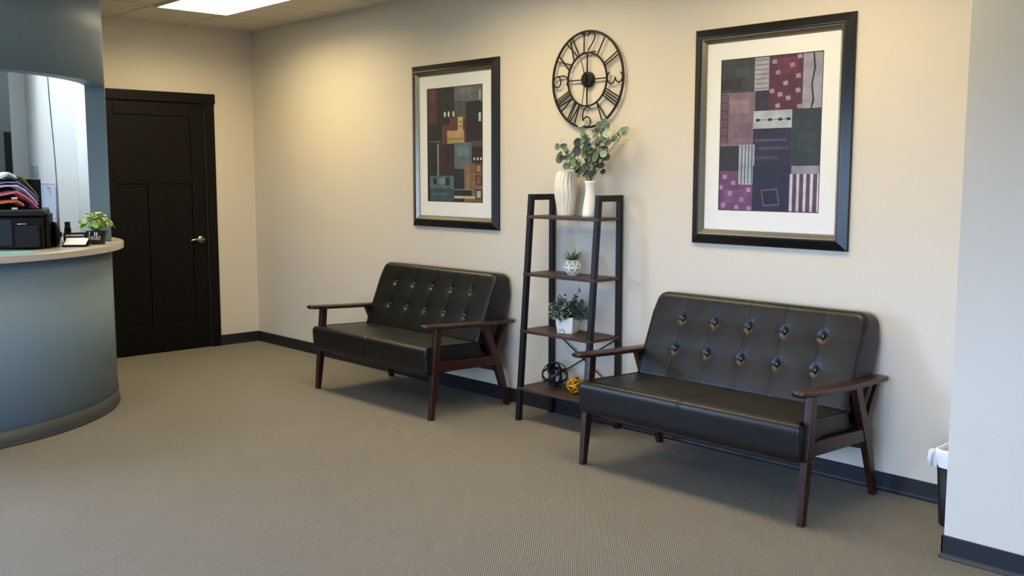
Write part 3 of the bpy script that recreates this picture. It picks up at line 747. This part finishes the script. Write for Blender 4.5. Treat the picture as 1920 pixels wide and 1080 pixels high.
digit([arcp(0.0, -0.25, 0.26, 0.24, 180, -180, 24)[:], [(-0.26, -0.25), (-0.28, 0.12), (-0.16, 0.42), (0.06, 0.5), (0.24, 0.40)]], 0, (0, -(RI + RO) / 2), S)
digit([arcp(0.0, 0.24, 0.27, 0.25, 0, 360, 24), [(0.27, 0.24), (0.29, -0.2), (0.2, -0.44), (0.0, -0.5), (-0.2, -0.42)]], math.radians(-90), (-(RI + RO) / 2, 0), S)
def hand(name, deg, ln, w, yy):
    an = math.radians(deg); dx, dz = math.sin(an), math.cos(an)
    bm = bmesh.new(); beam(bm, (-dx * 0.03, yy, -dz * 0.03), (dx * ln, yy, dz * ln), w, 0.0025, w * 0.45, 0.0025, side=Vector((dz, 0, -dx))); link(name, bm, M_CLOCK, t)
hand('hour_hand', 342, 0.125, 0.008, YC - 0.013); hand('minute_hand', 190, 0.172, 0.007, YC - 0.016)
bm = bmesh.new(); tube(bm, [(0, YC - 0.009, 0), (0, YC - 0.020, 0)], 0.008, 16); link('spindle', bm, M_CLOCK, t)

# ------------------------------------------------------------------ pictures
def mute(c, k=0.86, d=0.22):
    v = [int(c[i:i + 2], 16) for i in (1, 3, 5)]; g = sum(v) / 3
    return '#%02x%02x%02x' % tuple(int(max(0, min(255, (x + (g - x) * d) * k))) for x in v)
def art(name, W, Ht, bg, items, parent, y, loc):
    bm = bmesh.new(); ms = [mat('art_' + bg.strip('#'), mute(bg), 0.7, noise=0.25, nscale=9)]; idx = {bg: 0}
    def mi(c):
        if c not in idx: idx[c] = len(ms); ms.append(mat('art_' + c.strip('#'), mute(c), 0.7, noise=0.22, nscale=14))
        return idx[c]
    bx(bm, -W / 2, -0.001, -Ht / 2, W / 2, 0.001, Ht / 2, 0)
    lay = 0
    for it in items:
        lay += 1; yy = -0.001 - 0.00002 * lay - 0.0003
        c = it[-1]; m_ = mi(c)
        if it[0] == 'r':
            x0, y0, x1, y1 = [min(1, max(0, q)) for q in it[1:5]]; P4 = [(x0, y0), (x1, y0), (x1, y1), (x0, y1)]
        elif it[0] == 'p': P4 = it[1]
        elif it[0] == 'e':
            cx_, cy_, rx, ry = it[1:5]; P4 = [(cx_ + rx * math.cos(a * PI / 5), cy_ + ry * math.sin(a * PI / 5)) for a in range(10)]
        f = bm.faces.new([bm.verts.new((-W / 2 + u * W, yy, Ht / 2 - v * Ht)) for u, v in P4]); f.material_index = m_
    me = bpy.data.meshes.new(name); bm.to_mesh(me); bm.free()
    for m_ in ms: me.materials.append(m_)
    o = bpy.data.objects.new(name, me); C.objects.link(o); o.parent = parent; o.location = loc
    return o
def picture(x0, x1, z0, z1, label, mx0, mx1, mz0, mz1, ax0, ax1, az0, az1, bg, items):
    cx, cz = (x0 + x1) / 2, (z0 + z1) / 2
    t = thing('framed_picture', label, 'picture', (cx, 0, cz))
    W, Hh = (x1 - x0) / 2, (z1 - z0) / 2; w, h = (mx1 - mx0) / 2, (mz1 - mz0) / 2
    # moulding: mitred profile (offset inward, height)
    fw = W - w
    prof = [(0, -0.001), (0, -0.012), (0.003, -0.016), (fw - 0.034, -0.034), (fw - 0.028, -0.036), (fw - 0.022, -0.034), (fw - 0.022, -0.001)]
    bm = bmesh.new(); R_ = []
    for sx, sz in ((-1, -1), (1, -1), (1, 1), (-1, 1)): R_.append([bm.verts.new((sx * (W - o_), y, sz * (Hh - o_))) for o_, y in prof])
    for i in range(4):
        A, B = R_[i], R_[(i + 1) % 4]
        for j in range(len(prof)): bm.faces.new((A[j], A[(j + 1) % len(prof)], B[(j + 1) % len(prof)], B[j]))
    link('frame', bm, M_FRAME, t)
    prof = [(fw - 0.023, -0.001), (fw - 0.023, -0.031), (fw - 0.019, -0.031), (fw - 0.002, -0.013), (fw, -0.010), (fw, -0.001)]
    bm = bmesh.new(); R_ = []
    for sx, sz in ((-1, -1), (1, -1), (1, 1), (-1, 1)): R_.append([bm.verts.new((sx * (W - o_), y, sz * (Hh - o_))) for o_, y in prof])
    for i in range(4):
        A, B = R_[i], R_[(i + 1) % 4]
        for j in range(len(prof)): bm.faces.new((A[j], A[(j + 1) % len(prof)], B[(j + 1) % len(prof)], B[j]))
    l_ = link('inner_lip', bm, M_LIP, t); l_['label'] = 'champagne silver inner lip'
    aw, ah = (ax1 - ax0) / 2, (az1 - az0) / 2; acx, acz = (ax0 + ax1) / 2 - cx, (az0 + az1) / 2 - cz
    bm = bmesh.new(); yy0, yy1 = -0.0035, -0.0065
    w += 0.001; h += 0.001
    for a in ((-w, -h, w, acz - ah), (-w, acz + ah, w, h), (-w, acz - ah, acx - aw, acz + ah), (acx + aw, acz - ah, w, acz + ah)): bx(bm, a[0], yy1, a[1], a[2], yy0, a[3])
    link('mat_board', bm, M_MAT, t)
    # thin dark inner mat line
    bm = bmesh.new(); e = 0.005
    for a in ((acx - aw, acz - ah, acx + aw, acz - ah + e), (acx - aw, acz + ah - e, acx + aw, acz + ah), (acx - aw, acz - ah + e, acx - aw + e, acz + ah - e), (acx + aw - e, acz - ah + e, acx + aw, acz + ah - e)):
        bx(bm, a[0], -0.0055, a[1], a[2], -0.0035, a[3])
    link('inner_mat_line', bm, mat('dark_bevel_line', '#3a3034', 0.7), t)
    art('artwork', 2 * aw, 2 * ah, bg, items, t, 0, (acx, -0.0025, acz))
    return t
r = 'r'
RA = [(r, 0, 0, .345, .223, '#3a4147'), (r, 0, .13, .22, .20, '#2a3034'), (r, .15, .06, .3, .12, '#454c50'), (r, .344, .219, .507, .361, '#2e2a4a'),
      (r, .491, .0, .832, .357, '#5b2546'), (r, .56, .02, .76, .12, '#742a50'), (r, .345, 0, .488, .218, '#a6a8b4')]
RA += [(r, .35, .02 + .03 * k, .485, .026 + .03 * k, '#6b6c78') for k in range(7)]
for x, y in ((.54, .04), (.71, .07), (.575, .11), (.77, .14), (.65, .18), (.52, .225), (.77, .23), (.68, .275), (.58, .32), (.79, .33), (.78, .02), (.6, .25)):
    RA.append(('p', [(x - .026, y - .010), (x + .018, y - .016), (x + .026, y + .012), (x - .018, y + .016)], '#a98aa0'))
RA += [(r, .814, 0, 1, .356, '#9d9cb0'), ('p', [(.90, 0), (.915, 0), (.93, .10), (.905, .20), (.925, .30), (.90, .356), (.888, .356), (.905, .29), (.89, .2), (.912, .1)], '#2d2d3c'),
       (r, 0, .221, .359, .571, '#86697d'), (r, .1, .27, .3, .36, '#96788a'), (r, .14, .42, .33, .52, '#7a5d74'), (r, .344, .455, .724, .704, '#28294a'), (r, .36, .53, .68, .545, '#4a4a70'), (r, .4, .58, .7, .6, '#454468'), (r, .36, .64, .6, .66, '#3f3f62'),
       (r, .717, .346, 1, .704, '#2b3c47'), (r, .78, .5, .95, .62, '#31454e'), (r, .344, .348, .722, .462, '#b2becb'), (r, .37, .405, .70, .409, '#3c3e4c')]
RA += [('e', x, .407, .022, .010, '#15151c') for x in (.39, .51, .61, .69)]
RA += [(r, 0, .574, .212, .732, '#2e3342'), (r, 0, .735, .365, 1, '#73406f'), (r, .05, .86, .3, .95, '#8a4a86'), (r, .205, .564, .365, .825, '#a7b5c3')]
RA += [(r, .232 + .034 * k, .57, .242 + .034 * k, .82, '#4a5064') for k in range(4)]
for x, y in ((.04, .76), (.13, .80), (.0, .83), (.1, .87), (.29, .845), (.22, .91), (.03, .95), (.17, .96), (.3, .97)): RA.append((r, x, y, x + .045, y + .03, '#a888b4'))
RA += [(r, .352, .702, .738, 1, '#232649'), ('p', [(.44, .86), (.60, .85), (.625, .955), (.465, .965)], '#6b6a90'), ('p', [(.448, .866), (.593, .857), (.616, .949), (.472, .958)], '#1c1e3c'),
       (r, .731, .704, 1, .756, '#9594ac'), (r, .714, .756, 1, 1, '#5f4163')]
RA += [(r, .72 + .064 * k, .756, .746 + .064 * k, 1, '#d4d0dc') for k in range(5)]
RA += [(r, .0, .228, .085, .551, '#4f3550')] + [(r, .008, .235 + .054 * k, .078, .28 + .054 * k, '#6e4a68') for k in range(6)]
LA = [(r, .01, .006, .182, .31, '#5a2b31'), (r, .05, .02, .15, .12, '#6b3338'), (r, .186, 0, .51, .319, '#22252c'), (r, .503, 0, 1, .144, '#6b6c72'), (r, .55, .02, .8, .08, '#7a7b80'), (r, .503, .126, .706, .3, '#4c505a'),
      (r, .276, .328, .705, .503, '#6b3934'), (r, .417, .265, .675, .383, '#743434'), (r, .37, .377, .673, .495, '#c6a65c'), (r, .39, .44, .65, .46, '#a98842'), (r, .564, .265, .652, .383, '#cdb36e'), (r, .58, .30, .64, .31, '#8a6b3a'), (r, .58, .34, .64, .35, '#8a6b3a'),
      (r, .723, .135, .955, .462, '#1f212c'), (r, .058, .323, .257, .464, '#1c2030'), (r, .035, .464, .25, .472, '#6f6c78'), (r, .93, .05, .965, .13, '#b9b4ac'), (r, .927, .237, .964, .31, '#d9d2c2'),
      (r, .226, .495, .488, .739, '#3f2637'), (r, .34, .49, .5, .65, '#2b2230'), (r, .064, .485, .188, .77, '#1f2622'), (r, .185, .486, .211, .77, '#a094a4'),
      (r, .498, .483, .805, .71, '#5b7581'), (r, .55, .52, .75, .6, '#6a8590'), (r, .488, .71, .67, .882, '#232b31'), (r, .672, .665, 1, 1, '#8b6b4a'), (r, .72, .7, .76, .95, '#9d7c58'), (r, .809, .475, 1, .522, '#6b3a3a'), (r, .809, .519, 1, .653, '#2a2228')]
LA += [('e', x, .625, .014, .014, '#e0dcd8') for x in (.85, .91, .965)] + [('e', x, .235, .018, .026, '#e6e2dc') for x in (.33, .40, .485)]
LA += [(r, .865, .669, .98, .747, '#3a2620'), (r, .885, .68, .96, .737, '#b07a60'), (r, .871, .765, .98, .85, '#40201e'), (r, .889, .776, .962, .84, '#a04442'), (r, .873, .885, .983, .969, '#2c2420'), (r, .893, .898, .962, .958, '#c2b09c'),
       (r, .045, .77, .487, .883, '#4f7179'), (r, .2, .79, .32, .84, '#6b8e94'), (r, .107, .789, .165, .847, '#1d2427'), (r, .338, .782, .409, .854, '#1d2427'), (r, .05, .887, .485, 1, '#38545f'), (r, .1, .92, .4, .94, '#4f7079'), (r, .512, .893, .804, .945, '#1f232b'), (r, .492, .944, .863, .966, '#cfc884'), (r, .49, .885, .82, .893, '#7a98a0')]
picture(2.318, 3.236, 1.130, 2.258, 'framed abstract picture in dark rust, gold and teal above the left loveseat', 2.392, 3.162, 1.210, 2.178, 2.478, 3.070, 1.308, 2.095, '#2a2a30', LA)
picture(4.793, 5.708, 1.130, 2.258, 'framed abstract picture in purple, navy and white stripes above the right loveseat', 4.868, 5.633, 1.210, 2.178, 4.955, 5.545, 1.310, 2.093, '#2b2b45', RA)

# ------------------------------------------------------------------ waste bin
t = thing('waste_bin', 'black waste bin with white plastic liner, half hidden behind the projecting wall', 'bin', (6.385, -0.175, 0))
bm = bmesh.new(); sec = [(0.072, 0.100, 0.0), (0.076, 0.106, 0.012), (0.088, 0.130, 0.335), (0.085, 0.127, 0.335), (0.072, 0.100, 0.02)]
def rrect(hx, hy, z, n=8, rad=0.03, wob=0.0):
    pts = []
    for (cx_, cy_, a0) in ((hx - rad, hy - rad, 0), (-hx + rad, hy - rad, 90), (-hx + rad, -hy + rad, 180), (hx - rad, -hy + rad, 270)):
        for j in range(n + 1):
            a = math.radians(a0 + 90 * j / n); k = 1 + wob * math.sin(7 * a + z * 50)
            pts.append((cx_ + rad * math.cos(a) * k, cy_ + rad * math.sin(a) * k, z))
    return pts
def loft(bm, secs, cap0=True, cap1=True):
    rg = [[bm.verts.new(p) for p in s_] for s_ in secs]; n_ = len(rg[0])
    for A, B in zip(rg, rg[1:]):
        for j in range(n_): bm.faces.new((A[j], A[(j + 1) % n_], B[(j + 1) % n_], B[j]))
    if cap0: bm.faces.new(list(reversed(rg[0])))
    if cap1: bm.faces.new(rg[-1])
loft(bm, [rrect(hx, hy, z) for hx, hy, z in sec]); link('bin_body', bm, M_CAN, t, smooth=True)
bm = bmesh.new(); rr = random.Random(3)
secs = []
for hx, hy, z, wob in ((0.092, 0.134, 0.268, 0.5), (0.094, 0.138, 0.29, 0.35), (0.0935, 0.137, 0.315, 0.3), (0.093, 0.137, 0.338, 0.1), (0.088, 0.131, 0.343, 0.1), (0.083, 0.125, 0.338, 0.1), (0.078, 0.118, 0.28, 0.3), (0.07, 0.10, 0.2, 0.3)):
    s_ = []
    for j, p in enumerate(rrect(hx, hy, z, wob=wob * 0.3)):
        dz = 0.010 * math.sin(j * 1.1) if z < 0.28 else 0.003 * math.sin(j * 0.9); s_.append((p[0] + rr.uniform(-.001, .001), p[1] + rr.uniform(-.001, .001), p[2] + dz))
    secs.append(s_)
loft(bm, secs, False, True); 
tube(bm, [(-0.092, -0.09, 0.325), (-0.110, -0.105, 0.32), (-0.115, -0.11, 0.28), (-0.108, -0.105, 0.255)], [0.010, 0.013, 0.011, 0.005], 8, flat=0.4)
# gathered bag rising at the rear
lathe(bm, [(0.075, 0.335), (0.07, 0.36), (0.05, 0.378), (0.02, 0.385)], 20, (0.005, 0.03, 0), mod=lambda a, z: 1 + 0.12 * math.sin(5 * a + z * 60))
l_ = link('bin_liner', bm, M_LINER, t, smooth=True); l_['label'] = 'white plastic liner folded over the rim'

# ------------------------------------------------------------------ things on the counter
def cpt(az, r, z=ZC): a = math.radians(az); return Vector((RX + r * math.cos(a), RY + r * math.sin(a), z))
view = math.atan2(-4.45 + 2.4, 8.08 - 1.8)       # towards the camera
# leafy green plant in black pot with the word hello
P0 = Vector((1.695, -2.050, ZC)); t = thing('potted_plant', 'bright green leafy plant in a small black lettered pot at the end of the counter', 'plant', P0)
bm = bmesh.new(); lathe(bm, [(0.047, 0.0), (0.049, 0.003), (0.062, 0.078), (0.063, 0.082), (0.059, 0.082), (0.056, 0.070), (0.001, 0.070)], 40)
pot = link('pot', bm, mat('matte_black_pot', '#121213', 0.4, noise=0.03), t, smooth=True)
# lettering: h e l l o as pen strokes wrapped on the pot
def pen(strokes, x0, s, az0, mtl, parent):
    bm = bmesh.new()
    for st_ in strokes:
        pts = []
        for x, y in st_:
            z = 0.029 + y * s; r_ = 0.049 + 0.013 * (z / 0.08) + 0.0012; a = az0 + (x0 + x * s) / r_
            pts.append((r_ * math.cos(a), r_ * math.sin(a), z))
        tube(bm, pts, 0.0016, 6)
    link('lettering', bm, mtl, parent, smooth=True)['label'] = 'white script lettering'
hello = [[(0, 0.0), (0.10, 0.75), (0.25, 1.25), (0.16, 1.3), (0.06, 0.9), (0.0, 0.0)], [(0.02, 0.25), (0.18, 0.6), (0.3, 0.5), (0.28, 0.1), (0.4, 0.0), (0.5, 0.15)],
         [(0.5, 0.15), (0.66, 0.35), (0.7, 0.52), (0.58, 0.56), (0.52, 0.3), (0.6, 0.02), (0.78, 0.05), (0.86, 0.2)], [(0.86, 0.2), (1.02, 0.8), (1.06, 1.2), (0.98, 1.2), (0.94, 0.7), (0.96, 0.1), (1.08, 0.0), (1.16, 0.2)],
         [(1.16, 0.2), (1.3, 0.8), (1.34, 1.15), (1.26, 1.15), (1.22, 0.7), (1.24, 0.1), (1.36, 0.02)], arcp(1.55, 0.27, 0.15, 0.27, 90, 450, 14) + [(1.72, 0.5), (1.85, 0.45)]]
pen(hello, -0.050, 0.040, math.atan2(-4.45 - P0.y, 8.08 - P0.x) - 0.0, mat('white_lettering', '#f2f2f0', 0.6, noise=0), pot)
bl = bmesh.new(); rnd = random.Random(5)
for j in range(95):
    a = rnd.uniform(0, 2 * PI); e = rnd.uniform(-0.1, 1.45); rr_ = rnd.uniform(0.05, 0.10)
    c = Vector((math.cos(a) * math.cos(e) * rr_ * 1.15, math.sin(a) * math.cos(e) * rr_ * 1.15, 0.118 + math.sin(e) * rr_ * 0.9))
    leaf(bl, c, rnd.uniform(0.012, 0.022), c - Vector((0, 0, 0.06)) + Vector((rnd.uniform(-.05, .05), rnd.uniform(-.05, .05), 0.02)), (rnd.uniform(-1, 1), rnd.uniform(-1, 1), 1), rnd.choice((0, 0, 1, 2)), n=9, cup=0.35, asp=0.75)
for j in range(26):
    a = rnd.uniform(0, 2 * PI); tube(bl, [(0, 0, 0.068), (math.cos(a) * 0.03, math.sin(a) * 0.03, 0.10), (math.cos(a) * 0.07, math.sin(a) * 0.07, rnd.uniform(.11, .16))], 0.0018, 5, mi=2)
link('leaves', bl, [mat('lime_leaf', '#a3bf52', 0.45, noise=0.15, nscale=30), mat('pale_lime_leaf', '#c3d276', 0.45, noise=0.1), mat('mid_green_leaf', '#5f8a3a', 0.45, noise=0.15)], t, smooth=True)

# printer
PZ = math.radians(-25)
PC = Vector((1.715, -2.585, ZC))
t = thing('desktop_printer', 'black desktop printer with glossy front panel on the reception counter', 'printer', PC, PZ)
link('body', box(-0.15, -0.22, 0, 0.14, 0.22, 0.19), M_BLACKP, t, bevel=0.012)
link('scanner_lid', box(-0.155, -0.225, 0.193, 0.15, 0.225, 0.228), mat('charcoal_plastic', '#121213', 0.5, noise=0.04, spec=0.2), t, bevel=0.008)
link('front_panel', box(0.141, -0.19, 0.02, 0.146, 0.055, 0.175), M_BLACKG, t, bevel=0.004)
link('paper_tray', box(0.141, 0.07, 0.01, 0.175, 0.20, 0.145), mat('charcoal_plastic', '#121213', 0.5), t, bevel=0.008)
link('tray_handle', box(0.17, 0.085, 0.148, 0.178, 0.135, 0.153), M_CHROME, t, bevel=0.002)
for z in (0.145, 0.042):
    bm = bmesh.new(); tube(bm, [(0.145, -0.02, z), (0.149, -0.02, z)], 0.005, 12); link('indicator', bm, M_WHITE, t)
link('side_cover', box(-0.10, 0.222, 0.0, 0.10, 0.245, 0.205), M_BLACKP, t, bevel=0.006)

# literature sorter on the printer, with curled paper stacks
Z1 = ZC + 0.2285
t = thing('file_sorter', 'black desk file sorter standing on the printer', 'sorter', (1.60, -2.46, Z1))
bm = bmesh.new(); bx(bm, -0.11, 0.085, 0.0, 0.09, 0.092, 0.178); link('side_panel', bm, M_BLACKP, t, bevel=0.001)
link('back_panel', box(-0.12, -0.20, 0.0, -0.112, 0.09, 0.178), M_BLACKP, t, bevel=0.001)
link('base_plate', box(-0.11, -0.20, 0.0, 0.09, 0.084, 0.004), M_BLACKP, t, bevel=0.001)
def uv2yz(u, v): return (-2.571 + (u - 3) * 0.00315, 1.504 - (v - 325) * 0.00318)
PAP = [([(-22, 333), (0, 330), (14, 323), (28, 330)], 6, '#dcf5f0', 'mint white paper stack, topmost in the black sorter'),
       ([(26, 329), (36, 330), (48, 345), (58, 358), (68, 374)], 4, '#86805e', 'olive brown folder curling down the right side of the sorter'),
       ([(-18, 345), (8, 341), (30, 341), (44, 352), (60, 368), (70, 385)], 3, '#9c92cc', 'violet paper stack, second layer of the black sorter'),
       ([(-18, 351), (6, 347), (28, 347), (42, 356), (56, 372), (64, 383)], 4, '#e2e2f6', 'pale lilac paper stack under the violet one in the sorter'),
       ([(-18, 366), (6, 362), (26, 358), (40, 366), (54, 378), (66, 392)], 5, '#ec86a0', 'pink paper stack in the middle of the black sorter'),
       ([(-16, 379), (8, 376), (26, 375), (38, 383)], 6, '#f07a5c', 'coral orange paper stack, lowest in the black sorter')]
for pts, th, col, lab in PAP:
    P = [uv2yz(*q) for q in pts]; n_ = len(P); bm = bmesh.new(); top = []; bot_ = []
    fine = []
    for i in range(n_ - 1):
        for k in range(4):
            f = k / 4; fine.append((P[i][0] + (P[i + 1][0] - P[i][0]) * f, P[i][1] + (P[i + 1][1] - P[i][1]) * f))
    fine.append(P[-1]); hh_ = th * 0.0025
    vs = [[bm.verts.new((x, y - 0.0 * k, z + k * hh_)) for k in (0, 1)] for y, z in fine for x in (0,)]
    bm.free(); bm = bmesh.new(); rings = []
    for y, z in fine: rings.append([bm.verts.new((x, y, z + dz)) for x, dz in ((1.512, 0), (1.665, 0), (1.665, -hh_), (1.512, -hh_))])
    for A, B in zip(rings, rings[1:]):
        for k in range(4): bm.faces.new((A[k], A[(k + 1) % 4], B[(k + 1) % 4], B[k]))
    bm.faces.new(rings[0]); bm.faces.new(list(reversed(rings[-1])))
    tag(link('paper_stack', bm, mat('paper_' + col.strip('#'), col, 0.7, noise=0.12, nscale=30), smooth=False), lab, 'papers', 'coloured paper stacks in the sorter')
# small white clips
for u_, v_, lab in ((20, 372, 'small white clip between the pink and coral papers'), (14, 390, 'small white clip lying on the printer lid, left of the sorter')):
    y, z = uv2yz(u_, v_)
    if v_ > 380: z = Z1 + 0.006
    bm = bmesh.new(); bx(bm, -0.008, -0.016, -0.006, 0.008, 0.016, 0.006)
    tag(link('paper_clip', bm, M_WHITE, bevel=0.003, loc=(1.675 if v_ < 380 else 1.73, y, z)), lab, 'clip')
# disc shaped item, pale paper behind it
bm = bmesh.new(); lathe(bm, [(0.001, -0.012), (0.070, -0.012), (0.076, -0.006), (0.076, 0.006), (0.070, 0.012), (0.045, 0.012), (0.042, 0.004), (0.001, 0.004)], 40)
bmesh.ops.rotate(bm, verts=bm.verts, cent=(0, 0, 0), matrix=Matrix.Rotation(PI / 2, 3, 'X'))
bmesh.ops.rotate(bm, verts=bm.verts, cent=(0, 0, 0), matrix=Matrix.Rotation(math.radians(-2), 3, 'Z'))
t = thing('desk_fan', 'black round desk item standing on edge between printer and silver stand', 'desk item', (1.805, -2.340, ZC))
o = link('disc', bm, M_BLACKP, t, smooth=True, loc=(0, 0, 0.0765)); t.name = 'round_desk_item'
tag(link('paper_sheet', box(1.58, -2.345, ZC + 0.0, 1.584, -2.29, ZC + 0.235), mat('pale_blue_paper', '#b9cbd6', 0.7)), 'pale blue grey card standing behind the black round item', 'paper')
# silver stand and cord
t = thing('silver_stand', 'small silver stand with black knob on the counter below the hanging cord', 'stand', (1.775, -2.305, ZC))
bm = bmesh.new(); lathe(bm, [(0.030, 0), (0.030, 0.006), (0.024, 0.016), (0.010, 0.045), (0.006, 0.055)], 24); link('base', bm, M_CHROME, t, smooth=True)
bm = bmesh.new(); lathe(bm, [(0.006, 0.052), (0.016, 0.056), (0.020, 0.072), (0.016, 0.088), (0.006, 0.094)], 24); link('knob', bm, M_BLACKP, t, smooth=True)
bm = bmesh.new(); tube(bm, [(1.775, -2.305, ZC + 0.095), (1.765, -2.302, ZC + 0.20), (1.755, -2.298, 1.40), (1.755, -2.297, 1.455)], [0.008, 0.008, 0.007, 0.004], 10)
tube(bm, [(1.755, -2.297, 1.45), (1.75, -2.298, 1.60), (1.745, -2.305, 1.80), (1.74, -2.310, 1.95), (1.735, -2.312, 2.1)], 0.0035, 8)
M_CORD = mat('grey_blue_cord', '#6f7d99', 0.5, noise=0.03)
tag(link('hanging_cord', bm, M_CORD, smooth=True), 'thin grey blue cord hanging down through the reception opening', 'cord')
# small black bottle
bm = bmesh.new(); lathe(bm, [(0.019, 0), (0.020, 0.004), (0.020, 0.10), (0.018, 0.106), (0.0165, 0.108), (0.0165, 0.138), (0.015, 0.141), (0.001, 0.141)], 24)
tag(link('bottle', bm, M_BLACKP, smooth=True, loc=(1.60, -2.192, ZC)), 'small black cylindrical bottle behind the card holder', 'bottle')
# card holder with sign
cz_ = math.radians(-18)
t = thing('sign_holder', 'low black sign with small white lettering behind the white cards', 'sign', (1.735, -2.195, ZC), cz_)
bm = bmesh.new(); beam(bm, (0, 0, 0.0), (-0.018, 0, 0.078), 0.135, 0.005, side=Vector((0, 1, 0))); link('plate', bm, M_BLACKP, t, bevel=0.001)
bm = bmesh.new(); rs = random.Random(2)
for row, zz in enumerate((0.056, 0.040)):
    y = -0.055
    while y < 0.05:
        w_ = rs.uniform(0.003, 0.007); xx = 0.0045 - 0.018 * zz / 0.078; 
        bx(bm, xx - 0.001, y, zz, xx + 0.0008, y + w_, zz + 0.011 - row * 0.003); y += w_ + 0.003
link('lettering', bm, mat('white_lettering', '#f2f2f0', 0.6), t)
t = thing('card_stack', 'white cards lying tilted in a small holder at the front of the counter', 'cards', (1.835, -2.228, ZC), math.radians(-33))
bm = bmesh.new(); beam(bm, (0.05, 0, 0.010), (-0.045, 0, 0.045), 0.125, 0.008, side=Vector((0, 1, 0))); link('cards', bm, mat('cream_white_card', '#f0ece2', 0.6), t, bevel=0.001)
bm = bmesh.new(); bx(bm, -0.05, -0.066, 0.0, 0.055, 0.066, 0.004); bx(bm, 0.052, -0.066, 0.004, 0.056, 0.066, 0.014); beam(bm, (-0.045, 0, 0.003), (-0.05, 0, 0.040), 0.125, 0.004, side=Vector((0, 1, 0)))
link('holder_tray', bm, M_BLACKP, t)
# teal paper
bm = bmesh.new(); bx(bm, -0.085, -0.16, 0, 0.085, 0.16, 0.002)
tag(link('paper_mat', bm, mat('teal_paper', '#5fb7b8', 0.6), loc=(2.06, -2.72, ZC + 0.0)), 'teal paper sheet lying on the counter in front of the printer', 'paper'); bpy.data.objects['paper_mat'].rotation_euler = (0, 0, math.radians(-25))
# calendar and note on the white inner wall
yw = RY + RR - RT - 0.0005
t = thing('wall_calendar', 'pale wall calendar sheet with pink header on the white wall inside the reception', 'calendar', (0.39, yw, 1.33))
link('sheet', box(-0.15, -0.003, -0.155, 0.15, 0, 0.10), mat('pale_blue_sheet', '#cfe0f2', 0.7), t)
bm = bmesh.new(); bx(bm, -0.15, -0.0036, 0.094, 0.15, -0.003, 0.10)
link('header_line', bm, mat('grey_line', '#8f9aa2', 0.7), t)
bm = bmesh.new(); 
for a, b in (((0.0, 0.11), (0.02, 0.04)), ((0.02, 0.10), (0.05, 0.02)), ((0.05, 0.08), (0.08, 0.0)), ((0.07, 0.07), (0.075, 0.01)), ((-0.02, 0.075), (0.09, 0.065))): tube(bm, [(a[0], -0.0045, a[1]), ((a[0] + b[0]) / 2 + .008, -0.0045, (a[1] + b[1]) / 2), (b[0], -0.0045, b[1])], 0.004, 6, flat=0.4)
link('pink_marks', bm, mat('pink_ink', '#dba4bb', 0.7), t)
tag(link('notice_sheet', box(0.06, yw - 0.003, 1.47, 0.22, yw, 1.56), mat('lavender_sheet', '#b9bfd0', 0.7)), 'small lavender grey notice on the white wall above the sorter', 'notice')
